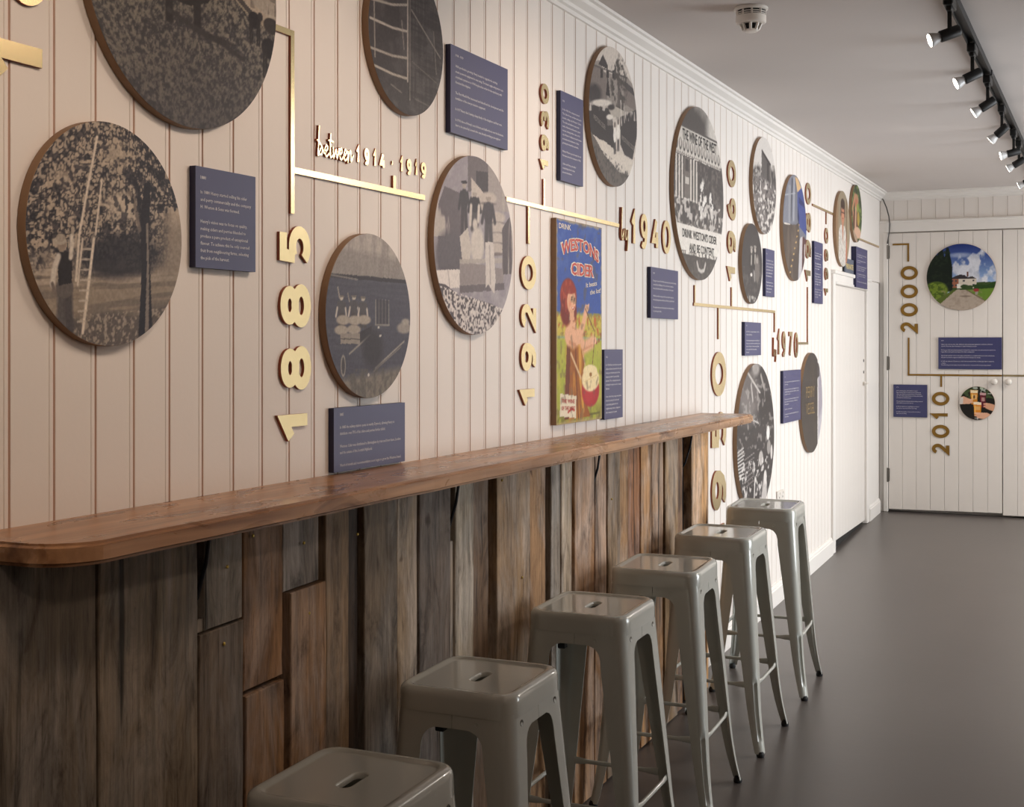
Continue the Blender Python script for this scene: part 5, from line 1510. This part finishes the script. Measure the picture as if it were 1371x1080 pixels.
# ------------------------------------------------------------------ track lights
TX = 1.19
TR = thing('light_track', 'long black track with spotlights fixed along the ceiling', 'light track', (TX, 5.6, CEIL))
part('channel', TR, *join(boxv(TX - 0.018, TX + 0.018, 0.6, 10.2, CEIL - 0.006, CEIL), boxv(TX - 0.018, TX - 0.012, 0.6, 10.2, CEIL - 0.030, CEIL - 0.006),
                          boxv(TX + 0.012, TX + 0.018, 0.6, 10.2, CEIL - 0.030, CEIL - 0.006), boxv(TX - 0.012, TX + 0.012, 0.6, 10.2, CEIL - 0.016, CEIL - 0.006)), M['black'])
part('power_clip', TR, *boxv(TX + 0.012, TX + 0.024, 6.02, 6.07, CEIL - 0.034, CEIL - 0.01, 0.002), M['iron'])
def spotlight(y, direction, label, energy, tint, soft=0.025):
    d = Vector(direction).normalized()
    T = thing('track_spotlight', label, 'spotlight', (TX, y, CEIL - 0.03), 'black track spotlights')
    part('adapter', T, *join(boxv(TX - 0.016, TX + 0.016, y - 0.055, y + 0.055, CEIL - 0.062, CEIL - 0.0305, 0.003), boxv(TX - 0.010, TX + 0.010, y - 0.03, y + 0.03, CEIL - 0.075, CEIL - 0.060, 0.003)), M['black'])
    zt, zb = CEIL - 0.074, CEIL - 0.140
    part('stem', T, *boxv(TX - 0.007, TX + 0.007, y - 0.004, y + 0.004, zb, zt, 0.001), M['black'])
    pv = Vector((TX, y, zb - 0.008))
    c0 = pv - d * 0.034
    hd = part('lamp_head', T, *lathe([(0.018, 0), (0.020, 0.003), (0.020, 0.066), (0.0185, 0.068)], c0, tuple(d), 24), M['black'])
    smooth_angle(hd, 0.6)
    b = part('bulb', T, *lathe([(0.014, 0.067), (0.016, 0.074), (0.022, 0.090), (0.0245, 0.098), (0.0245, 0.102), (0.023, 0.103)], c0, tuple(d), 24), M['frosted'])
    smooth_angle(b, 0.6)
    sub('lamp_face', b, T, *lathe([(0.022, 0.1032), (0.022, 0.1038)], c0, tuple(d), 24), M['lamp'])
    l = bpy.data.lights.new('spot_beam', 'SPOT')
    l.energy = energy; l.color = tint; l.spot_size = math.radians(86); l.spot_blend = 1.0; l.shadow_soft_size = soft
    lo = bpy.data.objects.new('spot_beam', l); C.objects.link(lo); lo.parent = T
    lo.location = c0 + d * 0.118 - Vector(ORIG[T])
    lo.rotation_euler = d.to_track_quat('-Z', 'Y').to_euler()
WARM = (1.0, 0.77, 0.60)
dirs = [((-.88, -.31, -.32), 'black spotlight on the ceiling track, largest and highest of those in view'), ((-.86, -.28, -.42), 'second black track spotlight from the top'), ((-.84, -.10, -.52), 'third black track spotlight from the top'),
        ((-.76, .18, -.62), 'fourth track spotlight, its white bulb tilted down'), ((-.94, -.20, -.24), 'fifth track spotlight, its bulb face glowing sideways'), ((-.86, .05, -.48), 'sixth track spotlight near the right edge of the picture'),
        ((-.9, .0, -.4), 'farthest track spotlight, cut by the right edge of the picture')]
for (d, lab), y in zip(dirs, (4.64, 5.41, 6.08, 6.86, 7.67, 8.10, 9.05)):
    spotlight(y, d, lab, 3, (1.0, 0.84, 0.70))
for y, lab in ((3.8, 'added unseen track spotlight nearest above the picture, aimed at the wall'), (2.6, 'added unseen track spotlight above the second nearest stool'), (1.4, 'added unseen track spotlight above the near end of the bar')):
    spotlight(y, (-.80, -.05, -.50), lab, 28, WARM, 0.16)  # out-of-view spots added to warm and brighten the near wall

# ------------------------------------------------------------------ round ceiling lights in the wide side of the room
def ceiling_light(x, y, label, energy, col):
    T = thing('ceiling_light', label, 'ceiling light', (x, y, CEIL), 'round ceiling lights')
    o = part('rim', T, *lathe([(0.20, 0), (0.20, 0.05), (0.185, 0.055), (0.18, 0.045)], (x, y, CEIL), (0, 0, -1), 40), M['trim'])
    l = bpy.data.lights.new('lamp_light', 'AREA'); l.shape = 'DISK'; l.size = 0.34; l.energy = energy; l.color = col
    lo = bpy.data.objects.new('lamp_light', l); C.objects.link(lo); lo.parent = T
    lo.location = (0, 0, -0.058)
ceiling_light(2.55, 6.5, 'round ceiling light by the windows', 30, (1.0, 0.90, 0.78))
ceiling_light(2.55, 9.2, 'round ceiling light nearest the far doors', 30, (1.0, 0.92, 0.82))  # added to brighten the far wall and what the brass reflects
ceiling_light(2.55, 0.4, 'round warm ceiling light near the viewer', 10, (1.0, 0.78, 0.62))  # added out of view as warm fill for the near left wall

# ------------------------------------------------------------------ smoke detector
sx, sy = 0.522, 4.60
S = thing('smoke_detector', 'round white smoke detector on the ceiling', 'smoke detector', (sx, sy, CEIL))
dn = (0, 0, -1)
o = part('base', S, *lathe([(0.058, 0), (0.060, 0.002), (0.060, 0.008), (0.054, 0.012)], (sx, sy, CEIL), dn, 40), M['white_plastic']); smooth_angle(o, .5)
o = part('vent_ring', S, *lathe([(0.050, 0.0121), (0.050, 0.030)], (sx, sy, CEIL), dn, 40), M['slot'])
ring = []
for h in (0.0175, 0.0245):
    ring.append(lathe([(0.0505, h), (0.053, h + 0.0005), (0.053, h + 0.003), (0.0505, h + 0.0035)], (sx, sy, CEIL), dn, 40))
for k in range(10):
    a = k * PI / 5
    cx, cy = sx + 0.051 * math.cos(a), sy + 0.051 * math.sin(a)
    ring.append(boxv(cx - 0.003, cx + 0.003, cy - 0.003, cy + 0.003, CEIL - 0.030, CEIL - 0.0122))
part('vent_rib', S, *join(*ring), M['white_plastic'])
o = part('body', S, *lathe([(0.050, 0.0301), (0.0535, 0.0305), (0.0535, 0.052), (0.050, 0.056), (0.036, 0.058)], (sx, sy, CEIL), dn, 40), M['white_plastic']); smooth_angle(o, .5)
o = part('sensor_core', S, *lathe([(0.026, 0.0581), (0.024, 0.078)], (sx, sy, CEIL), dn, 24), M['slot'])
cage = [lathe([(0.027, 0.0782), (0.027, 0.081), (0.022, 0.085), (0.010, 0.087), (0, 0.087)], (sx, sy, CEIL), dn, 32)]
for k in range(8):
    a = k * PI / 4 + 0.2
    p0 = (sx + 0.036 * math.cos(a), sy + 0.036 * math.sin(a), CEIL - 0.0575)
    p1 = (sx + 0.026 * math.cos(a), sy + 0.026 * math.sin(a), CEIL - 0.080)
    cage.append(tube([p0, p1], 0.005, 8))
part('sensor_cage', S, *join(*cage), M['white_plastic'])

# ------------------------------------------------------------------ small fittings
o = thing('power_socket', 'white wall socket behind the farthest stool', 'socket', (0, 7.26, .76))
part('face_plate', o, *boxv(0.0005, 0.010, 7.188, 7.334, .742, .828, 0.003), M['white_plastic'])
for y in (7.222, 7.300):
    part('socket_hole', o, *boxv(0.0102, 0.0108, y - 0.004, y + 0.004, .786, .796), M['slot'])
    part('switch', o, *boxv(0.0101, 0.013, y + 0.010, y + 0.020, .806, .820, 0.001), M['white_plastic'])
o = thing('door_sign', 'small grey blue sign with yellow lettering above the left wall door', 'sign', (0.03, 9.27, 2.126))
part('sign_panel', o, *boxv(0.012, 0.020, 9.105, 9.425, 2.1265, 2.225), mat('sign_grey', lin(92, 98, 112), 0.5, noise=0.05))
V, F = place_text(LEFT, 'PRIVATE', 9.135, 9.405, 2.172, .036, .0206, .02)
part('lettering', o, V, F, mat('sign_yellow', lin(214, 190, 120), 0.5, noise=0.03), recalc=False)
pts = [(0.012, YF - 0.012, 2.80), (0.03, YF - 0.024, 2.77), (0.055, YF - 0.030, 2.71), (0.074, YF - 0.034, 2.64), (0.080, YF - 0.034, 2.58), (0.078, YF - 0.034, 2.52), (0.070, YF - 0.036, 2.47), (0.062, YF - 0.036, 2.425)]
o = mesh_obj('cable', *tube(pts, 0.0045, 8), M['cable'], smooth=True)
tag(o, 'thin grey cable curving down the room corner to the far door frame', 'cable')
for oo in list(bpy.data.objects):
    if 'o' in oo.keys():
        del oo['o']
